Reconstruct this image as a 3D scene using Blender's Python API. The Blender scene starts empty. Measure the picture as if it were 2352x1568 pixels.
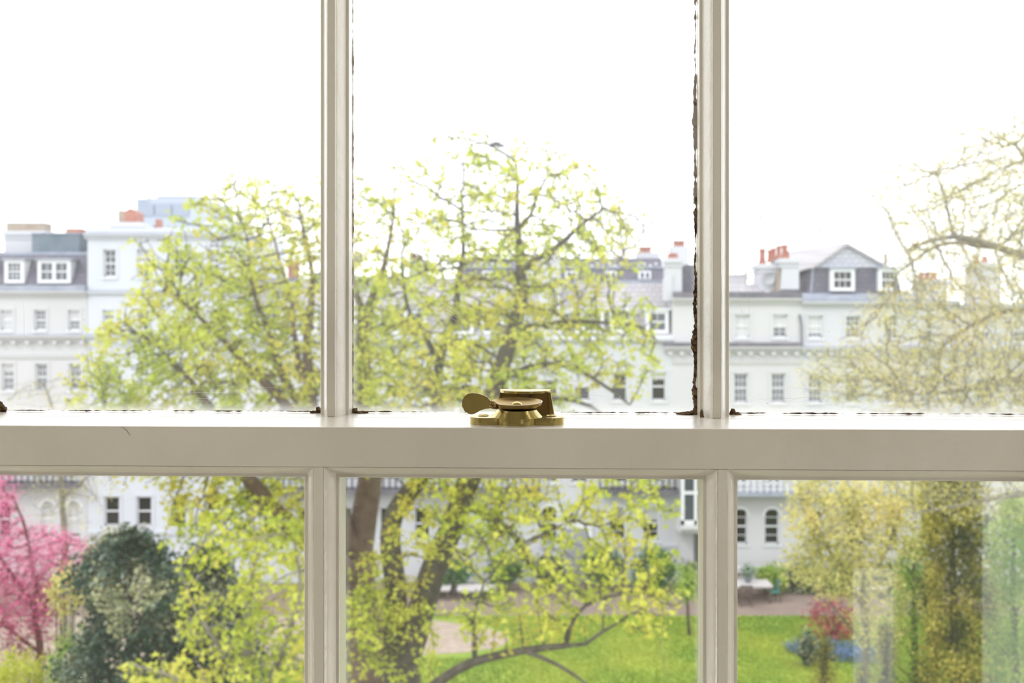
import bpy, math, random
import numpy as np
from mathutils import Vector, Matrix, noise
R = math.radians
rng = np.random.default_rng(7)
random.seed(7)
scene = bpy.context.scene
col = scene.collection
F = 2522.0            # focal length in pixels of the 2352 px wide frame
EYE = 12.8            # eye height above the garden
HORIZON = 690.0

# ------------------------------------------------------------------ camera
cam_d = bpy.data.cameras.new('camera')
cam = bpy.data.objects.new('camera', cam_d); col.objects.link(cam)
cam.location = (0, 0, EYE); cam.rotation_euler = (R(90), 0, 0)
cam_d.sensor_width = 36; cam_d.lens = F / 2352 * 36
cam_d.shift_y = -(784 - HORIZON) / 2352
cam_d.clip_start = .05; cam_d.clip_end = 600
cam_d.dof.use_dof = True; cam_d.dof.focus_distance = .735; cam_d.dof.aperture_fstop = 14
scene.camera = cam
# ------------------------------------------------------------------ sky: bright overcast
w = bpy.data.worlds.new('sky'); scene.world = w; w.use_nodes = True
nt = w.node_tree; nt.nodes.clear()
wo = nt.nodes.new('ShaderNodeOutputWorld'); bg = nt.nodes.new('ShaderNodeBackground')
tc = nt.nodes.new('ShaderNodeTexCoord'); sep = nt.nodes.new('ShaderNodeSeparateXYZ')
rp = nt.nodes.new('ShaderNodeValToRGB')
rp.color_ramp.elements[0].position = 0.0; rp.color_ramp.elements[0].color = (.93, .97, 1, 1)
rp.color_ramp.elements[1].position = .6; rp.color_ramp.elements[1].color = (1, 1, 1, 1)
nt.links.new(tc.outputs['Generated'], sep.inputs[0]); nt.links.new(sep.outputs['Z'], rp.inputs[0])
nt.links.new(rp.outputs[0], bg.inputs['Color']); nt.links.new(bg.outputs[0], wo.inputs['Surface'])
SKY = 2.3
bg.inputs['Strength'].default_value = SKY
# ------------------------------------------------------------------ soft sun through thin cloud, from behind the viewer's left shoulder
sd = bpy.data.lights.new('sun', 'SUN'); sd.energy = .9; sd.angle = R(12); sd.color = (1, .98, .95)
so = bpy.data.objects.new('sun', sd); col.objects.link(so); so.rotation_euler = (R(48), 0, R(-38))
# ------------------------------------------------------------------ added fill lights, out of view in the room, to brighten the sashes
def fill_light(name, loc, rot, sx, sy, energy):
    d = bpy.data.lights.new(name, 'AREA'); d.shape = 'RECTANGLE'; d.size = sx; d.size_y = sy
    d.energy = energy; d.color = (1, .97, .90)
    o = bpy.data.objects.new(name, d); col.objects.link(o); o.location = loc; o.rotation_euler = rot
fill_light('ceiling_fill_light', (0, -1.1, EYE + 1.42), (0, 0, 0), 1.0, .8, 3.5)  # added overhead fill for the room-facing sides of the sashes
fill_light('low_fill_light', (-1.7, .0, EYE - 1.0), (R(118), 0, R(-68)), .4, .5, 8)  # added fill, low at both sides, to lighten the lower mouldings
fill_light('low_fill_light', (1.8, .0, EYE - 1.0), (R(118), 0, R(68)), .4, .5, 8)
fill_light('upper_fill_light', (-1.5, -.15, EYE + .85), (R(62), 0, R(-66)), .3, .3, 4.2)  # added fill, high at both sides, to lighten the upper glazing bars
fill_light('upper_fill_light', (1.55, -.15, EYE + .85), (R(62), 0, R(66)), .3, .3, 4.2)
vs = scene.view_settings
vs.view_transform = 'Standard'; vs.look = 'None'; vs.gamma = 1; vs.use_curve_mapping = False; vs.exposure = 0
scene.display_settings.display_device = 'sRGB'
scene.cycles.max_bounces = 10; scene.cycles.transparent_max_bounces = 24
scene.cycles.sample_clamp_indirect = 6

# ------------------------------------------------------------------ helpers
def PX(px, Y): return (px - 1176) / F * Y
def PZ(py, Y): return EYE - (py - HORIZON) / F * Y
def P(px, py, Y): return Vector((PX(px, Y), Y, PZ(py, Y)))

def tag(o, label=None, cat=None, group=None, kind=None):
    if label: o['label'] = label
    if cat: o['category'] = cat
    if group: o['group'] = group
    if kind: o['kind'] = kind
    return o
def empty(name, loc=(0, 0, 0), rz=0, parent=None):
    o = bpy.data.objects.new(name, None); col.objects.link(o); o.location = loc; o.rotation_euler = (0, 0, rz)
    o.empty_display_size = .2
    if parent: o.parent = parent
    return o
def link(name, me, parent=None):
    o = bpy.data.objects.new(name, me); col.objects.link(o)
    if parent: o.parent = parent
    return o
class MB:
    def __init__(s): s.v = []; s.f = []
    def add(s, vs_, fs_):
        n = len(s.v); s.v += [tuple(v) for v in vs_]; s.f += [tuple(i + n for i in f) for f in fs_]; return s
    def box(s, x0, x1, y0, y1, z0, z1):
        return s.add([(x0,y0,z0),(x1,y0,z0),(x1,y1,z0),(x0,y1,z0),(x0,y0,z1),(x1,y0,z1),(x1,y1,z1),(x0,y1,z1)],
                     [(0,3,2,1),(4,5,6,7),(0,1,5,4),(1,2,6,5),(2,3,7,6),(3,0,4,7)])
    def prism(s, pts, a, b, axis='y'):          # polygon pts (u,v) extruded along axis from a to b
        n = len(pts)
        def m(u, v, t): return {'y': (u, t, v), 'x': (t, u, v), 'z': (u, v, t)}[axis]
        vs_ = [m(u, v, a) for u, v in pts] + [m(u, v, b) for u, v in pts]
        fs_ = [tuple(range(n)), tuple(range(2*n-1, n-1, -1))] + [(i, i+n, (i+1) % n + n, (i+1) % n) for i in range(n)]
        return s.add(vs_, fs_)
    def lathe(s, prof, cx=0, cy=0, n=24, a0=0, a1=2*math.pi):
        full = abs(a1 - a0 - 2*math.pi) < 1e-6
        m = n if full else n + 1
        vs_ = []
        for i in range(m):
            a = a0 + (a1 - a0) * i / n
            for r, z in prof: vs_.append((cx + r*math.cos(a), cy + r*math.sin(a), z))
        k = len(prof); fs_ = []
        for i in range(n):
            j = (i + 1) % m
            for q in range(k - 1): fs_.append((i*k+q, j*k+q, j*k+q+1, i*k+q+1))
        return s.add(vs_, fs_)
    def tube(s, pts, rads, n=6):
        pts = [Vector(p) for p in pts]; rings = []
        for i, p in enumerate(pts):
            d = (pts[min(i+1, len(pts)-1)] - pts[max(i-1, 0)]).normalized()
            ref = Vector((0, 0, 1)) if abs(d.z) < .9 else Vector((1, 0, 0))
            a = d.cross(ref).normalized(); b = d.cross(a)
            r = rads[i] if hasattr(rads, '__len__') else rads
            rings += [tuple(p + a*(r*math.cos(2*math.pi*k/n)) + b*(r*math.sin(2*math.pi*k/n))) for k in range(n)]
        fs_ = []
        for i in range(len(pts)-1):
            for k in range(n): fs_.append((i*n+k, i*n+(k+1) % n, (i+1)*n+(k+1) % n, (i+1)*n+k))
        fs_ += [tuple(range(n-1, -1, -1)), tuple(range((len(pts)-1)*n, len(pts)*n))]
        return s.add(rings, fs_)
    def mesh(s, name, mat, smooth=False, fix=True):
        me = bpy.data.meshes.new(name); me.from_pydata(s.v, [], s.f); me.validate()
        if fix:
            import bmesh
            b = bmesh.new(); b.from_mesh(me); bmesh.ops.recalc_face_normals(b, faces=b.faces); b.to_mesh(me); b.free()
        if mat: me.materials.append(mat)
        if smooth: me.polygons.foreach_set('use_smooth', [True]*len(me.polygons))
        return me
    def build(s, name, mat, parent=None, smooth=False, bevel=0, auto=None):
        o = link(name, s.mesh(name, mat, smooth or auto is not None), parent)
        if auto is not None:
            md = o.modifiers.new('e', 'EDGE_SPLIT'); md.split_angle = R(auto)
        if bevel:
            md = o.modifiers.new('b', 'BEVEL'); md.width = bevel; md.segments = 2; md.limit_method = 'ANGLE'
        return o

# ------------------------------------------------------------------ materials
def mat(name, c, rough=.6, metal=0, spec=.5, c2=None, scale=4, detail=4, bump=0, bscale=None, stretch=(1,1,1), lo=.35, hi=.65):
    m = bpy.data.materials.new(name); m.use_nodes = True; t = m.node_tree; b = t.nodes['Principled BSDF']
    b.inputs['Base Color'].default_value = (*c, 1); b.inputs['Roughness'].default_value = rough
    b.inputs['Metallic'].default_value = metal; b.inputs['Specular IOR Level'].default_value = spec
    if c2 is not None or bump:
        tcn = t.nodes.new('ShaderNodeTexCoord'); mp = t.nodes.new('ShaderNodeMapping'); mp.inputs['Scale'].default_value = stretch
        t.links.new(tcn.outputs['Object'], mp.inputs[0])
        n = t.nodes.new('ShaderNodeTexNoise'); n.inputs['Scale'].default_value = scale; n.inputs['Detail'].default_value = detail
        t.links.new(mp.outputs[0], n.inputs['Vector'])
    if c2 is not None:
        r = t.nodes.new('ShaderNodeValToRGB'); r.color_ramp.elements[0].position = lo; r.color_ramp.elements[1].position = hi
        r.color_ramp.elements[0].color = (*c, 1); r.color_ramp.elements[1].color = (*c2, 1)
        t.links.new(n.outputs[0], r.inputs[0]); t.links.new(r.outputs[0], b.inputs['Base Color'])
    if bump:
        n2 = t.nodes.new('ShaderNodeTexNoise'); n2.inputs['Scale'].default_value = bscale or scale*4; n2.inputs['Detail'].default_value = 5
        t.links.new(mp.outputs[0], n2.inputs['Vector'])
        bp = t.nodes.new('ShaderNodeBump'); bp.inputs['Strength'].default_value = bump; bp.inputs['Distance'].default_value = .02
        t.links.new(n2.outputs[0], bp.inputs['Height']); t.links.new(bp.outputs[0], b.inputs['Normal'])
    return m
def leaf_mat(name, cols, trans=.45, rough=.55):
    m = bpy.data.materials.new(name); m.use_nodes = True; t = m.node_tree; b = t.nodes['Principled BSDF']
    b.inputs['Roughness'].default_value = rough; b.inputs['Specular IOR Level'].default_value = .25
    a = t.nodes.new('ShaderNodeAttribute'); a.attribute_name = 'tint'
    r = t.nodes.new('ShaderNodeValToRGB'); e = r.color_ramp.elements
    while len(e) < len(cols): e.new(.5)
    for i, c in enumerate(cols): e[i].position = i/(len(cols)-1); e[i].color = (*c, 1)
    t.links.new(a.outputs['Fac'], r.inputs[0]); t.links.new(r.outputs[0], b.inputs['Base Color'])
    tr = t.nodes.new('ShaderNodeBsdfTranslucent'); mx = t.nodes.new('ShaderNodeMixShader'); mx.inputs[0].default_value = trans
    t.links.new(r.outputs[0], tr.inputs[0]); t.links.new(b.outputs[0], mx.inputs[1]); t.links.new(tr.outputs[0], mx.inputs[2])
    t.links.new(mx.outputs[0], t.nodes['Material Output'].inputs[0])
    return m
def glass_mat(name, dirt, dirt_hi, gain):
    """thin old pane: clear, a faint mirror, and a film of dust that scatters daylight"""
    m = bpy.data.materials.new(name); m.use_nodes = True; t = m.node_tree; t.nodes.remove(t.nodes['Principled BSDF'])
    tr = t.nodes.new('ShaderNodeBsdfTransparent'); gl = t.nodes.new('ShaderNodeBsdfGlossy'); gl.inputs['Roughness'].default_value = .002
    fr = t.nodes.new('ShaderNodeFresnel'); fr.inputs['IOR'].default_value = 1.5
    mu = t.nodes.new('ShaderNodeMath'); mu.operation = 'MULTIPLY'; mu.inputs[1].default_value = gain; mu.use_clamp = True
    t.links.new(fr.outputs[0], mu.inputs[0])
    mx = t.nodes.new('ShaderNodeMixShader'); t.links.new(mu.outputs[0], mx.inputs[0]); t.links.new(tr.outputs[0], mx.inputs[1]); t.links.new(gl.outputs[0], mx.inputs[2])
    df = t.nodes.new('ShaderNodeBsdfDiffuse'); tl = t.nodes.new('ShaderNodeBsdfTranslucent')
    df.inputs[0].default_value = (.9, .9, .9, 1); tl.inputs[0].default_value = (.95, .95, .95, 1)
    dm = t.nodes.new('ShaderNodeMixShader'); dm.inputs[0].default_value = .7
    t.links.new(df.outputs[0], dm.inputs[1]); t.links.new(tl.outputs[0], dm.inputs[2])
    tcn = t.nodes.new('ShaderNodeTexCoord'); mp = t.nodes.new('ShaderNodeMapping'); mp.inputs['Scale'].default_value = (10, 10, 6)
    n = t.nodes.new('ShaderNodeTexNoise'); n.inputs['Scale'].default_value = 1; n.inputs['Detail'].default_value = 5
    t.links.new(tcn.outputs['Object'], mp.inputs[0]); t.links.new(mp.outputs[0], n.inputs['Vector'])
    mr = t.nodes.new('ShaderNodeMapRange'); mr.inputs['From Min'].default_value = .3; mr.inputs['From Max'].default_value = .7
    mr.inputs['To Min'].default_value = dirt; mr.inputs['To Max'].default_value = dirt_hi
    t.links.new(n.outputs[0], mr.inputs['Value'])
    # dirt gathers where the duster never reaches: along the edges of the pane (attribute 'edge' on the mesh)
    at = t.nodes.new('ShaderNodeAttribute'); at.attribute_name = 'edge'
    ad = t.nodes.new('ShaderNodeMath'); ad.operation = 'MULTIPLY_ADD'; ad.inputs[1].default_value = .5; ad.use_clamp = True
    t.links.new(at.outputs['Fac'], ad.inputs[0]); t.links.new(mr.outputs[0], ad.inputs[2])
    fm = t.nodes.new('ShaderNodeMixShader'); t.links.new(ad.outputs[0], fm.inputs[0])
    t.links.new(mx.outputs[0], fm.inputs[1]); t.links.new(dm.outputs[0], fm.inputs[2])
    t.links.new(fm.outputs[0], t.nodes['Material Output'].inputs[0])
    return m

PAINT = mat('aged_white_gloss_paint', (.84, .80, .72), .28, c2=(.76, .72, .64), scale=9, stretch=(1, 1, 1), bump=.12, bscale=60)
PAINT.node_tree.nodes['Principled BSDF'].inputs['Coat Weight'].default_value = .7
PAINT.node_tree.nodes['Principled BSDF'].inputs['Coat Roughness'].default_value = .30
WALL_IN = mat('interior_emulsion', (.80, .76, .69), .8)
FLOOR_M = mat('pale_carpet', (.66, .62, .55), .9, c2=(.60, .56, .49), scale=30, bump=.3)
BRASS = mat('polished_brass', (.54, .44, .18), .22, metal=1, c2=(.46, .37, .14), scale=60, bump=.03, bscale=120)
BRASS_D = mat('shaded_brass', (.36, .26, .11), .30, metal=1, c2=(.26, .18, .08), scale=50)  # darker base; shade inside the cam disc and keeper is put into it
PUTTY = mat('perished_putty', (.16, .07, .03), .95, c2=(.72, .50, .28), scale=330, detail=6, bump=1, bscale=900, lo=.40, hi=.60)
PUTTY_P = mat('pale_flaking_putty', (.84, .76, .68), .9, c2=(.25, .13, .07), scale=240, detail=6, bump=1, bscale=800, lo=.55, hi=.72)
def thin(m, f):      # flakes thin enough to let daylight glow through
    t = m.node_tree; b = t.nodes['Principled BSDF']; tl = t.nodes.new('ShaderNodeBsdfTranslucent'); mx = t.nodes.new('ShaderNodeMixShader'); mx.inputs[0].default_value = f
    t.links.new(b.inputs['Base Color'].links[0].from_socket, tl.inputs[0]); t.links.new(b.outputs[0], mx.inputs[1]); t.links.new(tl.outputs[0], mx.inputs[2])
    t.links.new(mx.outputs[0], t.nodes['Material Output'].inputs[0])
thin(PUTTY, .22); thin(PUTTY_P, .5)
DARK_GAP = mat('dark_gap', (.05, .045, .05), .9)
SPECK = mat('dried_dust', (.92, .92, .9), .6)
GLASS_U = glass_mat('upper_sash_glass', .06, .11, 1.6)
GLASS_L = glass_mat('lower_sash_glass', .015, .045, 1.9)

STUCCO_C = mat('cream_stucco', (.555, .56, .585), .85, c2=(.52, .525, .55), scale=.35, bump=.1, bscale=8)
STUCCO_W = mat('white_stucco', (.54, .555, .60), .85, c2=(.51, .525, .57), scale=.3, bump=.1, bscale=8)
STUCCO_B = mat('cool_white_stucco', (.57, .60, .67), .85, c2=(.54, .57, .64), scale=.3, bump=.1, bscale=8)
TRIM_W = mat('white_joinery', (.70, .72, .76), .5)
LEAD = mat('lead_flashing', (.33, .36, .44), .6, c2=(.25, .28, .36), scale=2)
LEAD_D = mat('dark_lead_gutter', (.10, .10, .13), .6, c2=(.16, .15, .19), scale=2)
def slate_mat(name, c, c2):
    m = mat(name, c, .65); t = m.node_tree; b = t.nodes['Principled BSDF']
    tcn = t.nodes.new('ShaderNodeTexCoord'); mp = t.nodes.new('ShaderNodeMapping'); mp.inputs['Rotation'].default_value = (R(90), 0, 0)
    br = t.nodes.new('ShaderNodeTexBrick'); br.inputs['Scale'].default_value = 1; br.inputs['Brick Width'].default_value = .32
    br.inputs['Row Height'].default_value = .22; br.inputs['Mortar Size'].default_value = .012
    br.inputs['Color1'].default_value = (*c, 1); br.inputs['Color2'].default_value = (*c2, 1); br.inputs['Mortar'].default_value = (c[0]*.5, c[1]*.5, c[2]*.5, 1)
    t.links.new(tcn.outputs['Object'], mp.inputs[0]); t.links.new(mp.outputs[0], br.inputs['Vector']); t.links.new(br.outputs[0], b.inputs['Base Color'])
    bp = t.nodes.new('ShaderNodeBump'); bp.inputs['Strength'].default_value = .4; t.links.new(br.outputs['Fac'], bp.inputs['Height']); bp.invert = True
    t.links.new(bp.outputs[0], b.inputs['Normal'])
    return m
SLATE = slate_mat('dark_slate', (.105, .105, .15), (.14, .13, .17))
SLATE_L = slate_mat('pale_slate', (.36, .35, .39), (.42, .40, .43))
SLATE_G = slate_mat('grey_slate_gable', (.42, .43, .50), (.47, .48, .55))
BRICK_R = mat('red_brick', (.34, .14, .11), .85, c2=(.42, .22, .17), scale=5)
BRICK_Y = mat('stock_brick', (.36, .31, .26), .85, c2=(.30, .24, .19), scale=4)
TERRA = mat('terracotta', (.30, .10, .08), .8, c2=(.38, .16, .12), scale=6)
PANE_D = mat('dark_far_pane', (.015, .017, .022), .12, spec=.5)
PANE_M = mat('sky_reflecting_far_pane', (.075, .085, .11), .15, spec=.6)
BLIND = mat('pale_blind', (.55, .56, .58), .8)
IRON = mat('black_iron', (.03, .03, .035), .6)
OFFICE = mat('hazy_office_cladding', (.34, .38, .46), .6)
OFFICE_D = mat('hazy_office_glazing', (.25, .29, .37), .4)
BARK = mat('dark_bark', (.045, .038, .030), .9, c2=(.10, .088, .065), scale=6, bump=.8, bscale=14)
BARK_R = mat('reddish_bark', (.12, .075, .06), .9, c2=(.17, .12, .095), scale=5, bump=.8, bscale=14)
BARK_G = mat('grey_bark', (.16, .145, .12), .9, c2=(.26, .24, .20), scale=5, bump=.6, bscale=14)
BARK_M = mat('maroon_bark', (.15, .06, .06), .9)
LEAF_Y = leaf_mat('fresh_maple_leaf', [(.36, .45, .05), (.54, .60, .08), (.66, .67, .11), (.62, .55, .10)])
LEAF_P = leaf_mat('pale_plane_leaf', [(.42, .42, .12), (.62, .58, .20), (.72, .66, .28), (.68, .54, .18)])
LEAF_F = leaf_mat('pale_flower_leaf', [(.40, .40, .10), (.66, .62, .22), (.80, .76, .36), (.74, .62, .22)])
LEAF_D = leaf_mat('evergreen_leaf', [(.012, .035, .02), (.025, .07, .04), (.12, .17, .13), (.42, .42, .24)], .12, .3)
LEAF_B = leaf_mat('bush_leaf', [(.04, .12, .04), (.08, .20, .06), (.15, .30, .09)], .3)
LEAF_O = leaf_mat('olive_ivy_leaf', [(.03, .05, .012), (.13, .15, .03), (.38, .34, .06), (.52, .47, .10)], .3)
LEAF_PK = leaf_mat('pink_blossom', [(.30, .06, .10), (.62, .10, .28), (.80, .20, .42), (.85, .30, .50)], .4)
LEAF_RD = leaf_mat('red_maple_leaf', [(.22, .03, .05), (.42, .07, .11), (.5, .14, .16)], .4)
LEAF_BL = leaf_mat('bluebell_petal', [(.06, .14, .06), (.12, .20, .34), (.22, .32, .62)], .3)
LEAF_G = leaf_mat('light_green_leaf', [(.20, .38, .05), (.38, .52, .09), (.50, .58, .16)])
GRASS = leaf_mat('lawn_grass', [(.16, .28, .03), (.28, .38, .04), (.42, .46, .07)], .35)

# ------------------------------------------------------------------ WINDOW (box sash), local frame: u right, t outwards, z from the eye
TH = R(2.2); CT, ST = math.cos(TH), math.sin(TH); D0 = .70
def U(px, t=0.0):
    k = (px - 1176) / F
    return (k*(D0 + t*CT) - t*ST) / (CT + k*ST)
win = empty('window_1', (0, D0, EYE), -TH); win['kind'] = 'structure'
win['label'] = 'white painted wooden sash window with six visible panes and weathered putty'
T2 = .061                    # the upper sash sits behind the lower
RAIL = -.0811                # top of the meeting rails
GU, GL = T2 + .029, .031          # glass planes
def profile(t0, glass):      # moulding between the flat face and the glass: (inset, depth)
    if t0 < .01: return [(0, t0), (.0002, t0 + .0008), (.0008, t0 + .0012), (.0024, t0 + .0034), (.0040, t0 + .0064), (.0052, t0 + .0092), (.0055, t0 + .0098), (.0057, t0 + .0102),
            (.0076, t0 + .0104), (.0080, t0 + .0108), (.0082, glass)]
    return [(0, t0), (.0002, t0 + .0010), (.0006, t0 + .0014), (.0018, t0 + .0040), (.0034, t0 + .0080), (.0048, t0 + .0122), (.0052, t0 + .0130),
            (.0054, t0 + .0134), (.0070, t0 + .0136), (.0074, t0 + .0140), (.0076, glass)]
def moulding(name, u0, u1, z0, z1, t0, glass, parent, bottom=True, top=True):
    pr = profile(t0, glass); m = MB(); n = len(pr)
    cs = [(u0, z0, 1, 1 if bottom else 0), (u0, z1, 1, -1), (u1, z1, -1, -1), (u1, z0, -1, 1 if bottom else 0)]
    vs_ = []
    for (u, z, sx, sz) in cs:
        for a, t in pr: vs_.append((u + sx*a, t, z + sz*a))
    fs_ = []
    for i in range(4 if bottom else 3):
        j = (i + 1) % 4
        for q in range(n-1): fs_.append((i*n+q, j*n+q, j*n+q+1, i*n+q+1))
    m.add(vs_, fs_)
    return m.build(name, PAINT, parent, auto=35)
ZT, ZB = .52, -.80
# flat edges of the glazing bars, measured from the window itself
fU = [U(-95, T2), U(751, T2), U(769, T2), U(1637, T2), U(1657, T2), U(2462, T2)]
fL = [U(-120, 0), U(719, 0), U(744, 0), U(1648, 0), U(1671, 0), U(2480, 0)]
LT = RAIL - .0259            # underside of the lower sash's meeting rail face
# -- upper sash
up = MB().box(fU[0]-.05, fU[5]+.05, T2 - .002, T2 + .040, RAIL - .036, RAIL).build('upper_meeting_rail', PAINT, win, bevel=.0008)
for a, b in ((fU[0]-.05, fU[0]), (fU[5], fU[5]+.05)):
    MB().box(a, b, T2, T2 + .040, RAIL, ZT).build('upper_sash_stile', PAINT, win, bevel=.0008)
MB().box(fU[0]-.05, fU[5]+.05, T2, T2 + .040, ZT, ZT + .055).build('upper_top_rail', PAINT, win, bevel=.001)
for i in (1, 3):
    g = MB().box(fU[i], fU[i+1], T2, T2 + .036, RAIL, ZT).build('glazing_bar', PAINT, win, bevel=.0005)
# -- lower sash
MB().box(fL[0]-.05, fL[5]+.05, 0, T2 - .003, LT, RAIL).build('lower_meeting_rail', PAINT, win, bevel=.0009)
for a, b in ((fL[0]-.05, fL[0]), (fL[5], fL[5]+.05)):
    MB().box(a, b, 0, .042, ZB, LT).build('lower_sash_stile', PAINT, win, bevel=.0008)
MB().box(fL[0]-.05, fL[5]+.05, 0, .042, ZB-.09, ZB).build('lower_bottom_rail', PAINT, win, bevel=.0008)
for i in (1, 3):
    MB().box(fL[i], fL[i+1], 0, .038, ZB, LT).build('glazing_bar', PAINT, win, bevel=.0006)
# panes: a fine grid so that the edge attribute can fade
def pane(u0, u1, z0, z1, t, m, wob, low):
    nx, nz = 40, 60
    xs = np.linspace(u0, u1, nx); zs = z0 + (z1 - z0)*np.linspace(0, 1, nz)**(1.7 if low else 1)
    if not low: zs = z1 - (z1 - z0)*np.linspace(0, 1, nz)[::-1]**1.7
    verts = [(x, t, z) for z in zs for x in xs]
    faces = [(j*nx+i, j*nx+i+1, (j+1)*nx+i+1, (j+1)*nx+i) for j in range(nz-1) for i in range(nx-1)]
    me = bpy.data.meshes.new('pane'); me.from_pydata(verts, [], faces); me.materials.append(m)
    at = me.attributes.new('edge', 'FLOAT', 'POINT'); e = []
    for (x, _, z) in verts:
        d = (z - z0) if low else (z1 - z)
        dx = min(x - u0, u1 - x)
        nn = noise.noise(Vector((x*30, z*8, wob)))
        v = max(0, 1 - d/(.008 + .004*nn))**1.2 * .9 + max(0, 1 - dx/(.004 + .003*nn))*.55
        e.append(min(1, max(0, v)))
    at.data.foreach_set('value', e)
    return link('pane', me, win)
A = .0076
up_p = [(fU[0], fU[1]), (fU[2], fU[3]), (fU[4], fU[5])]; lo_p = [(fL[0], fL[1]), (fL[2], fL[3]), (fL[4], fL[5])]
panes_u = []; panes_l = []
for i, (a, b) in enumerate(up_p):
    moulding('glazing_moulding', a, b, RAIL, ZT, T2, GU, win, bottom=False)
    panes_u.append(pane(a + A - .002, b - A + .002, RAIL + .0005, ZT - A, GU, GLASS_U, i, True))
for i, (a, b) in enumerate(lo_p):
    moulding('glazing_moulding', a, b, ZB, LT, 0, GL, win)
    panes_l.append(pane(a + A - .002, b - A + .002, ZB + A, LT - A + .002, GL, GLASS_L, 9+i, False))
# perished putty: ragged strips against the glass
def ragged(name, u0, z0, u1, z1, wid, dep, t, m, seed, thr=-1, n=260, side=0):
    mb = MB(); L = math.hypot(u1-u0, z1-z0); du, dz = (u1-u0)/L, (z1-z0)/L; nu, nz_ = -dz, du
    rs = []
    for i in range(n+1):
        s = i/n; q = Vector((s*L*260, seed*3.1, 0)); q2 = Vector((s*L*45, seed*7.7, 5))
        a = noise.noise(q)*.55 + noise.noise(q2)*.8
        wv = wid*max(.0, (.62 + a) if thr < -.9 else (a - thr)*1.6)
        c = wid*.28*noise.noise(Vector((s*L*70, seed, 9)))
        bx, bz = u0 + du*s*L + nu*(c + side*wv*.5), z0 + dz*s*L + nz_*(c + side*wv*.5)
        ring = []
        for k in range(7):
            ang = 2*math.pi*k/7; rr = .5*wv*(1 + .5*noise.noise(Vector((s*L*500, k*2.3, seed))))
            ring.append((bx + nu*rr*math.cos(ang), t - dep*.5 + (dep*.5*(.2 + min(1, wv/wid)))*math.sin(ang), bz + nz_*rr*math.cos(ang)))
        rs += ring
    fs_ = [(i*7+k, i*7+(k+1) % 7, (i+1)*7+(k+1) % 7, (i+1)*7+k) for i in range(n) for k in range(7)]
    mb.add(rs, fs_)
    return mb.build(name, m, win)
gz = RAIL
def UG(px, t=GU): return U(px, t)
o = ragged('brown_putty', UG(1595), gz, UG(1597), gz + .155, .0040, .004, GU - .0003, PUTTY, 1, n=420); o['label'] = 'dark brown crumbling putty'
o = ragged('flaking_putty', UG(1596), gz + .150, UG(1596), ZT, .0036, .003, GU - .0003, PUTTY_P, 2, n=420); o['label'] = 'pale flaking putty'
ragged('dark_joint', UG(1601), gz, UG(1601), ZT, .0009, .004, GU, DARK_GAP, 3, n=300)
o = ragged('flaking_putty', UG(811), gz, UG(811), ZT, .0018, .003, GU - .0003, PUTTY_P, 4, n=400)
for (a, b, sd_, th, wd) in ((-40, 738, 11, -.22, .0009), (812, 1090, 12, -.34, .0011), (1288, 1600, 13, -.30, .0010), (1684, 2440, 14, -.30, .0010)):
    ragged('brown_putty', UG(a), gz + .0010, UG(b), gz + .0010, wd, .003, GU - .0003, PUTTY, sd_, thr=th, n=600)
def crumb(px, h, wdt, seed, name='putty_crumb', t=GU - .003, mm=PUTTY):
    mb = MB(); vs_ = []; fs_ = []; nu_, nv_ = 14, 9; u = U(px, t)
    for j in range(nv_+1):
        for i in range(nu_):
            a = 2*math.pi*i/nu_; p = math.pi/2*j/nv_
            k = 1 + .55*noise.noise(Vector((math.cos(a)*1.6*math.cos(p) + seed, math.sin(a)*1.6, math.sin(p)*2))) + .3*noise.noise(Vector((a*4, p*5, seed)))
            vs_.append((u + wdt*k*math.cos(a)*math.cos(p), t + .6*wdt*k*math.sin(a)*math.cos(p), gz + h*k*math.sin(p)))
    for j in range(nv_):
        for i in range(nu_): fs_.append((j*nu_+i, j*nu_+(i+1) % nu_, (j+1)*nu_+(i+1) % nu_, (j+1)*nu_+i))
    mb.add(vs_, fs_); return mb.build(name, mm, win, smooth=False)
crumb(0, .0066, .0045, 1.2)
crumb(732, .0040, .0020, 2.2); crumb(722, .0016, .0040, 2.9); crumb(815, .0030, .0026, 3.7); crumb(828, .0014, .0050, 4.1)
crumb(1596, .0030, .0036, 5.5); crumb(1578, .0016, .0070, 6.6); crumb(1683, .0040, .0021, 7.4); crumb(1692, .0016, .0030, 8.1)
crumb(1612, .0040, .0016, 9.4, t=T2 + .008)
# lower sash: old paint and putty ridges beside the glass
ragged('flaking_putty', U(1613, GL), LT - A, U(1604, GL), ZB, .0013, .002, GL, PUTTY_P, 21, n=500)
ragged('brown_putty', U(1609, GL), LT - A, U(1611, GL), LT - A - .022, .0030, .002, GL, PUTTY, 22, n=80)
ragged('flaking_putty', U(789, GL), LT - A, U(793, GL), ZB, .0007, .002, GL, PUTTY_P, 23, n=400)
ragged('flaking_putty', U(1690, GL), LT - A, U(1690, GL), ZB, .0006, .002, GL, PUTTY_P, 24, thr=-.2, n=400)
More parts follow.
